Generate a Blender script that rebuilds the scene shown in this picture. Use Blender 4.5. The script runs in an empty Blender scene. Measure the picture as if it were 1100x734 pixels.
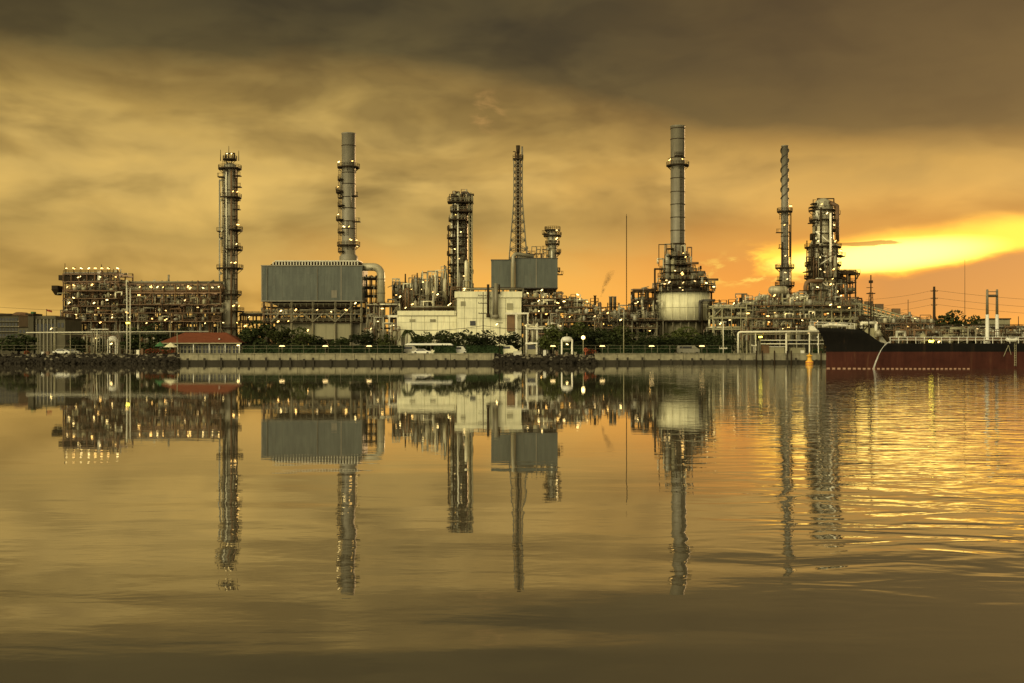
import bpy, math, random
from mathutils import Vector, Matrix
R = math.radians
sc = bpy.context.scene
C = sc.collection
rnd = random.Random(7)

# ------------------------------------------------------------------ camera
F, HC, HY = 1255.0, 2.87, 379.0          # focal length in photo pixels, eye height, horizon row
cd = bpy.data.cameras.new("camera")
cam = bpy.data.objects.new("camera", cd)
C.objects.link(cam)
cam.location = (0, 0, HC)
cam.rotation_euler = (R(90), 0, 0)
cd.sensor_width = 36
cd.lens = 36 * F / 1100
cd.shift_y = 12 / 1100
cd.clip_start = 0.2
cd.clip_end = 30000
sc.camera = cam

# ------------------------------------------------------------------ render settings
sc.view_settings.view_transform = 'Standard'
sc.view_settings.look = 'None'
sc.view_settings.exposure = 0
sc.view_settings.gamma = 1
sc.view_settings.use_curve_mapping = False
sc.cycles.use_denoising = True
sc.cycles.max_bounces = 5
sc.cycles.diffuse_bounces = 2
sc.cycles.glossy_bounces = 3
sc.cycles.transparent_max_bounces = 6
sc.cycles.volume_bounces = 0
sc.cycles.use_light_tree = True
sc.cycles.sample_clamp_indirect = 4

SUN_AZ, SUN_EL = 30.0, 4.5


def lin(r, g, b, k=1.0):
    def f(c):
        c /= 255
        return (c / 12.92 if c <= .04045 else ((c + .055) / 1.055) ** 2.4) * k
    return (f(r), f(g), f(b), 1)


class NT:
    """small helper to write node maths"""
    def __init__(s, tree):
        s.t = tree

    def n(s, typ, **kw):
        nd = s.t.nodes.new(typ)
        for k, v in kw.items():
            setattr(nd, k, v)
        return nd

    def put(s, sock, val):
        if isinstance(val, bpy.types.NodeSocket):
            s.t.links.new(val, sock)
        else:
            sock.default_value = val

    def m(s, op, a, b=0.0, c=0.0):
        nd = s.n('ShaderNodeMath', operation=op)
        for i, v in enumerate((a, b, c)):
            if i < len(nd.inputs):
                s.put(nd.inputs[i], v)
        return nd.outputs[0]

    def add(s, a, b): return s.m('ADD', a, b)
    def sub(s, a, b): return s.m('SUBTRACT', a, b)
    def mul(s, a, b): return s.m('MULTIPLY', a, b)

    def step(s, x, lo, hi):
        nd = s.n('ShaderNodeMapRange', interpolation_type='SMOOTHSTEP')
        s.put(nd.inputs['Value'], x)
        s.put(nd.inputs['From Min'], lo)
        s.put(nd.inputs['From Max'], hi)
        return nd.outputs[0]

    def lerp(s, x, a, b, c, d, clamp=True):
        nd = s.n('ShaderNodeMapRange', clamp=clamp)
        for k, v in zip(('Value', 'From Min', 'From Max', 'To Min', 'To Max'), (x, a, b, c, d)):
            s.put(nd.inputs[k], v)
        return nd.outputs[0]

    def xyz(s, x, y, z):
        nd = s.n('ShaderNodeCombineXYZ')
        for i, v in enumerate((x, y, z)):
            s.put(nd.inputs[i], v)
        return nd.outputs[0]

    def noise(s, vec, scale=1.0, detail=4, rough=.5, dist=0.0):
        nd = s.n('ShaderNodeTexNoise')
        s.put(nd.inputs['Vector'], vec)
        nd.inputs['Scale'].default_value = scale
        nd.inputs['Detail'].default_value = detail
        nd.inputs['Roughness'].default_value = rough
        nd.inputs['Distortion'].default_value = dist
        return nd.outputs['Fac']

    def mix(s, fac, a, b, mode='MIX'):
        nd = s.n('ShaderNodeMix', data_type='RGBA', blend_type=mode)
        s.put(nd.inputs[0], fac)
        s.put(nd.inputs[6], a)
        s.put(nd.inputs[7], b)
        return nd.outputs[2]

    def ramp(s, fac, stops, interp='LINEAR'):
        nd = s.n('ShaderNodeValToRGB')
        cr = nd.color_ramp
        cr.interpolation = interp
        while len(cr.elements) < len(stops):
            cr.elements.new(.5)
        for e, (p, c) in zip(cr.elements, stops):
            e.position = p
        for e, (p, c) in zip(cr.elements, stops):
            e.color = c
        s.put(nd.inputs[0], fac)
        return nd.outputs[0]


# ------------------------------------------------------------------ world: overcast sunset sky
w = bpy.data.worlds.new("World")
sc.world = w
w.use_nodes = True
w.node_tree.nodes.clear()
q = NT(w.node_tree)
tc = q.n('ShaderNodeTexCoord')
sp = q.n('ShaderNodeSeparateXYZ')
q.put(sp.inputs[0], tc.outputs['Generated'])
dx, dy, dz = sp.outputs
az = q.mul(q.m('ARCTAN2', dx, dy), 57.2958)
el = q.mul(q.m('ARCSINE', dz), 57.2958)
P = q.xyz(q.mul(az, .050), q.mul(el, .20), 3.7)
n_big = q.noise(P, 1.0, 4, .5, .25)
n_mid = q.noise(q.xyz(q.mul(az, .17), q.mul(el, .42), 9.1), 1.0, 4, .5, .35)
n_fine = q.noise(q.xyz(q.mul(az, .55), q.mul(el, 1.4), 1.3), 1.0, 6, .6, .5)
nb = q.sub(n_big, .5)
nm = q.sub(n_mid, .5)
nf = q.sub(n_fine, .5)
# height of the dark cloud base falls towards the right
off = q.mul(q.m('MAXIMUM', q.add(az, 7.0), 0.0), .145)
off = q.mul(off, q.step(el, 7.5, 11.5))
elw = q.add(q.add(el, off), q.add(q.mul(nb, 6.0), q.add(q.mul(nm, 2.6), q.mul(nf, .5))))
base = q.ramp(q.mul(elw, 1 / 30.0), [
    (0.0, lin(222, 174, 92)), (2 / 30, lin(222, 176, 92)), (4.2 / 30, lin(200, 160, 86)), (6 / 30, lin(182, 148, 80)),
    (8.5 / 30, lin(204, 168, 94)), (11 / 30, lin(190, 156, 84)), (12.6 / 30, lin(152, 123, 64)),
    (14 / 30, lin(98, 82, 44)), (16 / 30, lin(77, 64, 34)), (22 / 30, lin(68, 58, 32)), (1.0, lin(84, 74, 48))])
# cloud mottling
base = q.mix(1.0, base, q.ramp(q.add(q.mul(nb, .9), q.add(q.mul(nm, 1.0), .5)), [
    (0.27, (.56, .55, .53, 1)), (.5, (1, 1, 1, 1)), (.72, (1.24, 1.22, 1.16, 1))]), 'MULTIPLY')
# billowed cloud bellies with firmer edges
n_bel = q.noise(q.xyz(q.mul(az, .11), q.mul(el, .27), 14.2), 1.0, 4, .5, .3)
bel = q.mul(q.step(n_bel, .49, .60), q.mul(q.step(el, 4.5, 8.0), 1.0))
base = q.mix(q.mul(bel, .55), base, q.mix(1.0, base, (.62, .58, .50, 1), 'MULTIPLY'))
lit = q.mul(q.sub(1.0, q.step(n_bel, .34, .46)), q.step(el, 4.0, 7.0))
base = q.mix(q.mul(lit, .5), base, q.mix(1.0, base, (1.22, 1.20, 1.14, 1), 'MULTIPLY'))
# the whole right side is warmer
base = q.mix(q.step(az, -9.0, 14.0), q.mix(1.0, base, (.99, .985, .90, 1), 'MULTIPLY'), q.mix(1.0, base, (1.08, .95, .76, 1), 'MULTIPLY'))
# warm glow low in the middle, orange to the right
low = q.sub(1.0, q.step(q.add(el, q.mul(nm, 3.5)), 2.8, 6.4))
base = q.mix(q.mul(low, q.mul(q.step(az, -16.0, -4.0), .8)), base, lin(252, 180, 76))
low2 = q.sub(1.0, q.step(q.add(el, q.mul(nm, 3.0)), 3.5, 8.0))
base = q.mix(q.mul(low2, q.mul(q.step(az, 1.0, 13.0), .85)), base,
             q.ramp(q.mul(el, .125), [(0, lin(250, 164, 58)), (.28, lin(244, 150, 54)), (.55, lin(222, 138, 54)), (1, lin(152, 108, 52))]))
# right hand mid sky is browner
base = q.mix(q.mul(q.step(az, 2.0, 20.0), q.mul(q.step(el, 5.2, 8.0), .36)), base, lin(120, 90, 44))
# pinkish lit wisp high in the middle
wd = q.add(q.m('POWER', q.mul(q.add(az, q.add(1.0, q.mul(nf, 1.6))), .95), 2.0), q.m('POWER', q.mul(q.sub(el, 11.6), .75), 2.0))
base = q.mix(q.mul(q.sub(1.0, q.step(wd, 0.0, 1.0)), q.mul(q.step(n_fine, .42, .7), .28)), base, lin(236, 176, 98))
# sunset break
lo_edge = q.add(q.add(3.72, q.mul(q.step(az, 18.0, 24.0), .95)), q.add(q.mul(nm, .5), q.mul(nf, .4)))
up_edge = q.add(q.add(5.05, q.mul(q.step(az, 13.0, 24.0), 1.1)), q.add(q.mul(nm, .9), q.mul(nf, .8)))
hi_left = q.step(q.add(az, q.mul(nf, 4.0)), 10.9, 13.0)
hi_right = q.sub(1.0, q.step(az, 30.0, 42.0))
brk = q.mul(q.mul(q.step(el, q.sub(lo_edge, .16), q.add(lo_edge, .20)), q.sub(1.0, q.step(q.add(el, q.mul(nf, .5)), q.sub(up_edge, .62), q.add(up_edge, .42)))),
            q.mul(hi_left, hi_right))
core = q.add(q.m('POWER', q.mul(q.sub(az, 17.6), .19), 2.0), q.m('POWER', q.mul(q.sub(el, q.add(4.5, q.mul(q.sub(az, 17.6), .07))), 1.25), 2.0))
core = q.sub(1.0, q.step(core, 0.0, 1.3))
brk_col = q.mix(core, (1.7, .84, .07, 1), (2.6, 1.85, .42, 1))
halo = q.add(q.m('POWER', q.mul(q.sub(az, 19.0), .10), 2.0), q.m('POWER', q.mul(q.sub(el, 5.2), .42), 2.0))
base = q.mix(q.mul(q.sub(1.0, q.step(halo, 0.0, 1.6)), q.mul(q.step(el, 4.2, 5.2), .30)), base, lin(240, 160, 54))
# thin lit streaks left of the break
strk = q.mul(q.step(n_fine, .47, .58), q.mul(q.mul(q.step(az, 8.0, 11.5), q.sub(1.0, q.step(az, 13.5, 15.5))),
             q.mul(q.step(el, 3.0, 3.6), q.sub(1.0, q.step(el, 4.2, 5.0)))))
base = q.mix(q.mul(strk, .9), base, lin(255, 214, 92))
# cloud bank under the break
bank = q.mul(q.sub(1.0, q.step(el, q.sub(lo_edge, .3), lo_edge)), q.mul(q.step(el, .2, 2.4), q.step(az, 13.5, 18.5)))
base = q.mix(q.mul(bank, .82), base, lin(184, 124, 70))
sky = q.mix(brk, base, brk_col)
# dark sliver of cloud inside the break
sl = q.add(q.m('POWER', q.mul(q.sub(az, q.add(16.9, q.mul(nf, 2.0))), .55), 2.0), q.m('POWER', q.mul(q.sub(el, q.add(5.12, q.mul(nf, .3))), 8.0), 2.0))
sky = q.mix(q.mul(q.sub(1.0, q.step(sl, .5, 1.0)), .8), sky, lin(170, 116, 44))
# unseen sky behind the photographer, turned up to light the fronts
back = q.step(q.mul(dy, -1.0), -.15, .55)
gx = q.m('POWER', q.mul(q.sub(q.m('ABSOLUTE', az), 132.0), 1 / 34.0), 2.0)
gap = q.sub(1.0, q.step(q.add(q.add(gx, q.mul(q.step(az, -20.0, 20.0), 3.0)), q.m('POWER', q.mul(q.sub(el, 24.0), 1 / 22.0), 2.0)), 0.0, 1.6))  # mask of a bright patch added behind left, for shading on the structures
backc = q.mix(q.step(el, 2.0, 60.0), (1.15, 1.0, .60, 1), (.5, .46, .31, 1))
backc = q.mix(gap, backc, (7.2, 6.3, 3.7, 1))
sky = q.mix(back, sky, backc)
up = q.mul(q.step(el, 28.0, 60.0), .8)
sky = q.mix(q.mul(up, q.sub(1.0, back)), sky, (.30, .27, .18, 1))
nish = q.n('ShaderNodeTexSky', sky_type='NISHITA')
nish.sun_disc = False
nish.sun_elevation = R(SUN_EL)
nish.sun_rotation = R(SUN_AZ)
b1 = q.n('ShaderNodeBackground')
q.put(b1.inputs[0], nish.outputs[0])
b1.inputs[1].default_value = 0.006
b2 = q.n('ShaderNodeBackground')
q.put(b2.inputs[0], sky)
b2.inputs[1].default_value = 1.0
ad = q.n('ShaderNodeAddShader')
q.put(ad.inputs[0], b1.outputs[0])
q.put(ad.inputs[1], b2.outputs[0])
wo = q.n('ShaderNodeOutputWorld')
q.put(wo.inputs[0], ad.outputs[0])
w.cycles.sampling_method = 'MANUAL'
w.cycles.sample_map_resolution = 1024

# ------------------------------------------------------------------ sun, low and veiled
sd = bpy.data.lights.new("sun", 'SUN')
sun = bpy.data.objects.new("sun", sd)
C.objects.link(sun)
sd.energy = 2.4
sd.angle = R(3)
sd.color = (1, .62, .27)
sun.location = (120, 200, 60)
sv = Vector((math.sin(R(SUN_AZ)) * math.cos(R(SUN_EL)), math.cos(R(SUN_AZ)) * math.cos(R(SUN_EL)), math.sin(R(SUN_EL))))
sun.rotation_euler = sv.to_track_quat('Z', 'Y').to_euler()


# ------------------------------------------------------------------ materials
def mat(name, col, var=.25, rough=.6, metal=0.0, scale=.35, streak=.3, tint=None, each=.22, panel=None):
    m = bpy.data.materials.new(name)
    m.use_nodes = True
    t = NT(m.node_tree)
    b = m.node_tree.nodes['Principled BSDF']
    tcn = t.n('ShaderNodeTexCoord')
    s3 = t.n('ShaderNodeSeparateXYZ')
    t.put(s3.inputs[0], tcn.outputs['Object'])
    nz = t.noise(tcn.outputs['Object'], scale, 5, .6)
    st = t.noise(t.xyz(t.mul(s3.outputs[0], 1.3), t.mul(s3.outputs[1], 1.3), t.mul(s3.outputs[2], .12)), 1.0, 4, .6)
    k = t.add(1.0, t.add(t.mul(t.sub(nz, .5), var * 2), t.mul(t.sub(st, .5), streak * 2)))
    oi = t.n('ShaderNodeObjectInfo')
    k = t.mul(k, t.lerp(oi.outputs['Random'], 0, 1, 1 - each, 1 + each))
    if panel:
        wn = t.n('ShaderNodeTexWhiteNoise', noise_dimensions='3D')
        t.put(wn.inputs['Vector'], t.xyz(t.m('FLOOR', t.m('DIVIDE', s3.outputs[0], panel[0])), 0.0, t.m('FLOOR', t.m('DIVIDE', s3.outputs[2], panel[1]))))
        k = t.mul(k, t.lerp(wn.outputs['Value'], 0, 1, 1 - panel[2], 1 + panel[2]))
    dark = tint or (col[0] * .45, col[1] * .36, col[2] * .25)
    c = t.mix(t.step(st, .56, .8), (*col, 1), (*dark, 1))
    c = t.mix(1.0 - min(1, streak * 2), c, (*col, 1))
    vm = t.n('ShaderNodeVectorMath', operation='SCALE')
    t.put(vm.inputs[0], c)
    t.put(vm.inputs['Scale'], k)
    t.put(b.inputs['Base Color'], vm.outputs[0])
    b.inputs['Roughness'].default_value = rough
    if rough >= .7:
        b.inputs['Specular IOR Level'].default_value = .12
    b.inputs['Metallic'].default_value = metal
    return m


def emit(name, col, s):
    m = bpy.data.materials.new(name)
    m.use_nodes = True
    b = m.node_tree.nodes['Principled BSDF']
    b.inputs['Base Color'].default_value = (.8, .7, .5, 1)
    b.inputs['Emission Color'].default_value = (*col, 1)
    b.inputs['Emission Strength'].default_value = s
    return m


M = dict(
    dark=mat('dark_steel', (.030, .020, .0095), .4, .72),
    brown=mat('rusty_steel', (.125, .068, .026), .5, .65),
    grey=mat('galvanised_steel', (.27, .25, .18), .3, .5, .2),
    mid=mat('grey_painted_steel', (.155, .135, .080), .3, .5),
    pipe=mat('insulated_pipe', (.58, .53, .35), .3, .45, .15),
    pale=mat('pale_pipe', (.62, .58, .43), .2, .5),
    clad=mat('grey_cladding', (.070, .077, .057), .42, .6, 0, .14, .5, (.055, .05, .034), .05, (1.25, 4.1, .11)),
    shell=mat('vessel_shell', (.32, .285, .18), .35, .45, .15, .3, .5, (.09, .07, .04)),
    stack=mat('stack_steel', (.165, .146, .098), .3, .55, .1, .3, .5, (.06, .05, .032), .12),
    stackdark=mat('sooty_steel', (.045, .038, .025), .3, .6),
    cream=mat('cream_paint', (.66, .62, .40), .22, .65, 0, .22, .36, (.30, .24, .13), .08, (4.6, 3.7, .05)),
    tan=mat('tan_panel', (.26, .235, .13), .2, .6, 0, .15, .3),
    conc=mat('concrete', (.21, .188, .12), .7, .85, 0, .7, .5, (.10, .085, .05)),
    concdark=mat('wet_concrete', (.04, .034, .022), .4, .7),
    roof=mat('roof_tile', (.135, .042, .019), .3, .8, 0, .8, .15),
    white=mat('white_paint', (.74, .71, .58), .12, .5, 0, .3, .15),
    black=mat('black_hull_paint', (.0055, .0045, .003), .6, .85, 0, .5, .5, (.026, .015, .008)),
    red=mat('red_hull_paint', (.046, .0135, .008), .5, .85, 0, .5, .5, (.060, .028, .014)),
    yellow=mat('yellow_paint', (.70, .36, .03), .2, .5),
    drab=mat('drab_plaster', (.085, .075, .046), .4, .85, 0, .3, .45, (.04, .034, .022)),
    dash=mat('faded_red_paint', (.42, .26, .17), .3, .7),
    orange=mat('orange_red_paint', (.42, .10, .035), .3, .6),
    green=mat('green_canvas', (.05, .13, .05), .2, .8),
    ground=mat('ground_soil', (.09, .08, .05), .5, .9, 0, .1, 0),
    bark=mat('bark', (.04, .03, .02), .4, .9),
    leaf=mat('leaf', (.050, .058, .015), .8, .7, 0, .5, 0, None, .4),
    leafdark=mat('leaf_dark', (.026, .033, .010), .8, .7, 0, .5, 0, None, .5),
    hedge=mat('hedge_leaf', (.020, .034, .011), .8, .75, 0, .6, 0),
    flower=mat('red_flower', (.20, .045, .022), .6, .8, 0, 1.5, 0),
    rock=mat('dark_rock', (.022, .018, .012), .6, .85, 0, .6, 0),
    rockpale=mat('pale_rock', (.15, .13, .085), .5, .85, 0, .6, 0),
    glass=mat('dark_glass', (.03, .03, .03), .2, .1, 0, .3, 0),
    lamp=emit('lamp_glow', (1.0, .70, .24), 5.5),
    lampamber=emit('amber_lamp_glow', (1.0, .55, .13), 5),
    lampdim=emit('dim_lamp_glow', (1.0, .64, .22), 2.0),
    lampy=emit('yellow_lamp_glow', (1.0, .82, .06), 7),
)


# ------------------------------------------------------------------ mesh building
def X(u, Y): return (u - 550) * Y / F
def Z(v, Y): return HC - (v - HY) * Y / F


G = 2.4          # level of the refinery ground


class MB:
    def __init__(s):
        s.v, s.f, s.mi, s.sm = [], [], [], []

    def face(s, idx, m=0, sm=False):
        s.f.append(idx); s.mi.append(m); s.sm.append(sm)

    def box(s, x0, x1, y0, y1, z0, z1, m=0):
        i = len(s.v)
        s.v += [(x0, y0, z0), (x1, y0, z0), (x1, y1, z0), (x0, y1, z0), (x0, y0, z1), (x1, y0, z1), (x1, y1, z1), (x0, y1, z1)]
        for a in ((0, 3, 2, 1), (4, 5, 6, 7), (0, 1, 5, 4), (1, 2, 6, 5), (2, 3, 7, 6), (3, 0, 4, 7)):
            s.face([i + k for k in a], m)
        return s

    def frus(s, b, t, z0, z1, m=0):
        i = len(s.v)
        for (x0, x1, y0, y1), z in ((b, z0), (t, z1)):
            s.v += [(x0, y0, z), (x1, y0, z), (x1, y1, z), (x0, y1, z)]
        for a in ((0, 3, 2, 1), (4, 5, 6, 7), (0, 1, 5, 4), (1, 2, 6, 5), (2, 3, 7, 6), (3, 0, 4, 7)):
            s.face([i + k for k in a], m)
        return s

    def tube(s, p, q_, r, n=8, r2=None, m=0, caps=True):
        p, q_ = Vector(p), Vector(q_)
        d = q_ - p
        if d.length < 1e-6:
            return s
        d.normalize()
        a = d.orthogonal().normalized()
        b = d.cross(a)
        r2 = r if r2 is None else r2
        i = len(s.v)
        for c, rr in ((p, r), (q_, r2)):
            for k in range(n):
                t = 2 * math.pi * (k + .5) / n
                s.v.append(tuple(c + (a * math.cos(t) + b * math.sin(t)) * rr))
        for k in range(n):
            j = (k + 1) % n
            s.face([i + k, i + j, i + n + j, i + n + k], m, n > 4)
        if caps:
            s.face([i + k for k in range(n)][::-1], m)
            s.face([i + n + k for k in range(n)], m)
        return s

    def bar(s, p, q_, w, m=0):
        return s.tube(p, q_, w * .7071, 4, None, m)

    def path(s, pts, r, n=8, m=0):
        for a, b in zip(pts, pts[1:]):
            s.tube(a, b, r, n, None, m)
        for p in pts[1:-1]:
            s.ball(p, r * 1.02, 6, 4, m)
        return s

    def smooth_path(s, pts, r, n=12, m=0):
        """one continuous swept pipe through the points"""
        pts = [Vector(p) for p in pts]
        ref = None
        base = len(s.v)
        for k, p in enumerate(pts):
            d = ((pts[min(k + 1, len(pts) - 1)] - p).normalized() + (p - pts[max(k - 1, 0)]).normalized())
            d.normalize()
            if ref is None:
                ref = d.orthogonal().normalized()
            a = (ref - d * ref.dot(d)).normalized()
            ref = a
            b = d.cross(a)
            for j in range(n):
                t = 2 * math.pi * j / n
                s.v.append(tuple(p + (a * math.cos(t) + b * math.sin(t)) * r))
        for k in range(len(pts) - 1):
            for j in range(n):
                o, o2 = base + k * n, base + (k + 1) * n
                s.face([o + j, o + (j + 1) % n, o2 + (j + 1) % n, o2 + j], m, True)
        s.face([base + j for j in range(n)][::-1], m)
        s.face([base + (len(pts) - 1) * n + j for j in range(n)], m)
        return s

    def lathe(s, cx, cy, prof, n=24, m=0):
        i = len(s.v)
        for r, z in prof:
            for k in range(n):
                t = 2 * math.pi * k / n
                s.v.append((cx + r * math.cos(t), cy + r * math.sin(t), z))
        for a in range(len(prof) - 1):
            for k in range(n):
                j = (k + 1) % n
                s.face([i + a * n + k, i + a * n + j, i + (a + 1) * n + j, i + (a + 1) * n + k], m, True)
        s.face([i + k for k in range(n)][::-1], m)
        e = i + (len(prof) - 1) * n
        s.face([e + k for k in range(n)], m)
        return s

    def ball(s, c, r, n=8, h=5, m=0, sz=1.0):
        i = len(s.v)
        for a in range(1, h):
            ph = math.pi * a / h - math.pi / 2
            for k in range(n):
                t = 2 * math.pi * k / n
                s.v.append((c[0] + r * math.cos(ph) * math.cos(t), c[1] + r * math.cos(ph) * math.sin(t), c[2] + r * sz * math.sin(ph)))
        b = len(s.v)
        s.v += [(c[0], c[1], c[2] - r * sz), (c[0], c[1], c[2] + r * sz)]
        for a in range(h - 2):
            for k in range(n):
                j = (k + 1) % n
                s.face([i + a * n + k, i + a * n + j, i + (a + 1) * n + j, i + (a + 1) * n + k], m, True)
        e = i + (h - 2) * n
        for k in range(n):
            j = (k + 1) % n
            s.face([b, i + j, i + k], m, True)
            s.face([b + 1, e + k, e + j], m, True)
        return s

    def sector(s, cx, cy, r0, r1, a0, a1, z0, z1, n=14, m=0):
        """slab shaped as part of a ring"""
        n = max(3, int(n * abs(a1 - a0) / 180))
        i = len(s.v)
        for k in range(n + 1):
            t = R(a0 + (a1 - a0) * k / n)
            for r, z in ((r0, z0), (r1, z0), (r1, z1), (r0, z1)):
                s.v.append((cx + r * math.cos(t), cy + r * math.sin(t), z))
        for k in range(n):
            o = i + k * 4
            for a in range(4):
                b = (a + 1) % 4
                s.face([o + a, o + b, o + 4 + b, o + 4 + a], m)
        s.face([i, i + 3, i + 2, i + 1], m)
        s.face([i + n * 4 + k for k in range(4)], m)
        return s

    def build(s, name, mats, parent=None, loc=None):
        o = loc if loc is not None else (ORG[parent] if parent is not None else (0, 0, 0))
        me = bpy.data.meshes.new(name)
        me.from_pydata([(x - o[0], y - o[1], z - o[2]) for x, y, z in s.v], [], s.f)
        for m in (mats if isinstance(mats, (list, tuple)) else [mats]):
            me.materials.append(m)
        me.polygons.foreach_set('material_index', s.mi)
        me.polygons.foreach_set('use_smooth', s.sm)
        me.update()
        ob = bpy.data.objects.new(name, me)
        C.objects.link(ob)
        if parent is not None:
            ob.parent = parent
            ORG[ob] = ORG[parent]
        else:
            ob.location = o
            ORG[ob] = tuple(o)
        return ob


ORG = {}


def tag(o, label=None, cat=None, group=None, kind=None):
    for k, v in (('label', label), ('category', cat), ('group', group), ('kind', kind)):
        if v:
            o[k] = v
    return o


def thing(name, label, cat, loc, group=None):
    o = bpy.data.objects.new(name, None)
    C.objects.link(o)
    o.location = loc
    o.empty_display_size = 1
    ORG[o] = tuple(loc)
    return tag(o, label, cat, group)


# lamp: dark bracket and hood with a glowing bulb, shared mesh
def lamp_mesh(r, gm, nm):
    b = MB()
    b.tube((-r, 0, -r * .35), (r, 0, r * .35), r * .55, 8, r * .62, 0)
    b.tube((-r * 1.1, 0, r * .25), (r * 1.1, 0, r * .95), r * .5, 6, r * .5, 1)
    b.bar((0, 0, r), (0, r * 1.8, r), r * .25, 1)
    o = b.build(nm, [gm, M['dark']])
    me = o.data
    bpy.data.objects.remove(o)
    return me


LAMP = lamp_mesh(.36, M['lamp'], 'lamp')
LAMPK = [LAMP, lamp_mesh(.40, M['lampamber'], 'lamp_amber'), lamp_mesh(.25, M['lampamber'], 'lamp_amber_small'), lamp_mesh(.33, M['lampdim'], 'lamp_dim'), lamp_mesh(.24, M['lamp'], 'lamp_little')]
LAMPS = lamp_mesh(.27, M['lamp'], 'lamp_small')
LAMPY = lamp_mesh(.42, M['lampy'], 'lamp_yellow')


def lamp(parent, x, y, z, me=None):
    o = bpy.data.objects.new('lamp', me or rnd.choice(LAMPK))
    C.objects.link(o)
    o.parent = parent
    g = ORG[parent]
    o.location = (x - g[0], y - g[1], z - g[2])
    o.rotation_euler = (0, rnd.choice((-.5, -.2, .25, .6, 2.7)), rnd.uniform(-.7, .7))
    return o


def railing_ring(b, cx, cy, r, a0, a1, z, h=1.1):
    n = max(3, int(12 * abs(a1 - a0) / 180))
    pts = [(cx + r * math.cos(R(a0 + (a1 - a0) * k / n)), cy + r * math.sin(R(a0 + (a1 - a0) * k / n))) for k in range(n + 1)]
    for (x, y), (x2, y2) in zip(pts, pts[1:]):
        for t in (.55, 1.0):
            b.bar((x, y, z + h * t), (x2, y2, z + h * t), .09)
    for x, y in pts:
        b.bar((x, y, z), (x, y, z + h), .09)


def railing_line(b, pts, h=1.1, step=2.0, w=.09):
    for p, q_ in zip(pts, pts[1:]):
        p, q_ = Vector(p), Vector(q_)
        for t in (.55, 1.0):
            b.bar(p + Vector((0, 0, h * t)), q_ + Vector((0, 0, h * t)), w)
        n = max(1, int((q_ - p).length / step))
        for k in range(n + 1):
            c = p.lerp(q_, k / n)
            b.bar(c, c + Vector((0, 0, h)), w)


def ring_platform(th, cx, cy, r, z, a0=0, a1=360, wd=1.2, m='dark', th_=.42):
    d = MB().sector(cx, cy, r - .05, r + wd, a0, a1, z - th_, z)
    n = max(2, int(abs(a1 - a0) / 45))
    for k in range(n + 1):
        t = R(a0 + (a1 - a0) * k / n)
        d.bar((cx + (r) * math.cos(t), cy + r * math.sin(t), z - th_ - wd * .8), (cx + (r + wd * .9) * math.cos(t), cy + (r + wd * .9) * math.sin(t), z - th_), .14)
    p = d.build('platform', M[m], th)
    b = MB()
    railing_ring(b, cx, cy, r + wd - .06, a0, a1, z)
    b.build('railing', M[m], p)
    return p


def ladder(th, x, y, z0, z1, m='dark', cage=True):
    b = MB()
    for s_ in (-.3, .3):
        b.bar((x + s_, y, z0), (x + s_, y, z1), .09)
    z = z0
    while z < z1:
        b.bar((x - .3, y, z), (x + .3, y, z), .06)
        z += .6
    if cage:
        z = z0 + 2
        while z < z1:
            b.sector(x, y, .42, .5, 180, 360, z, z + .08, 8)
            z += 1.4
    return b.build('ladder', M[m], th)


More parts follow.
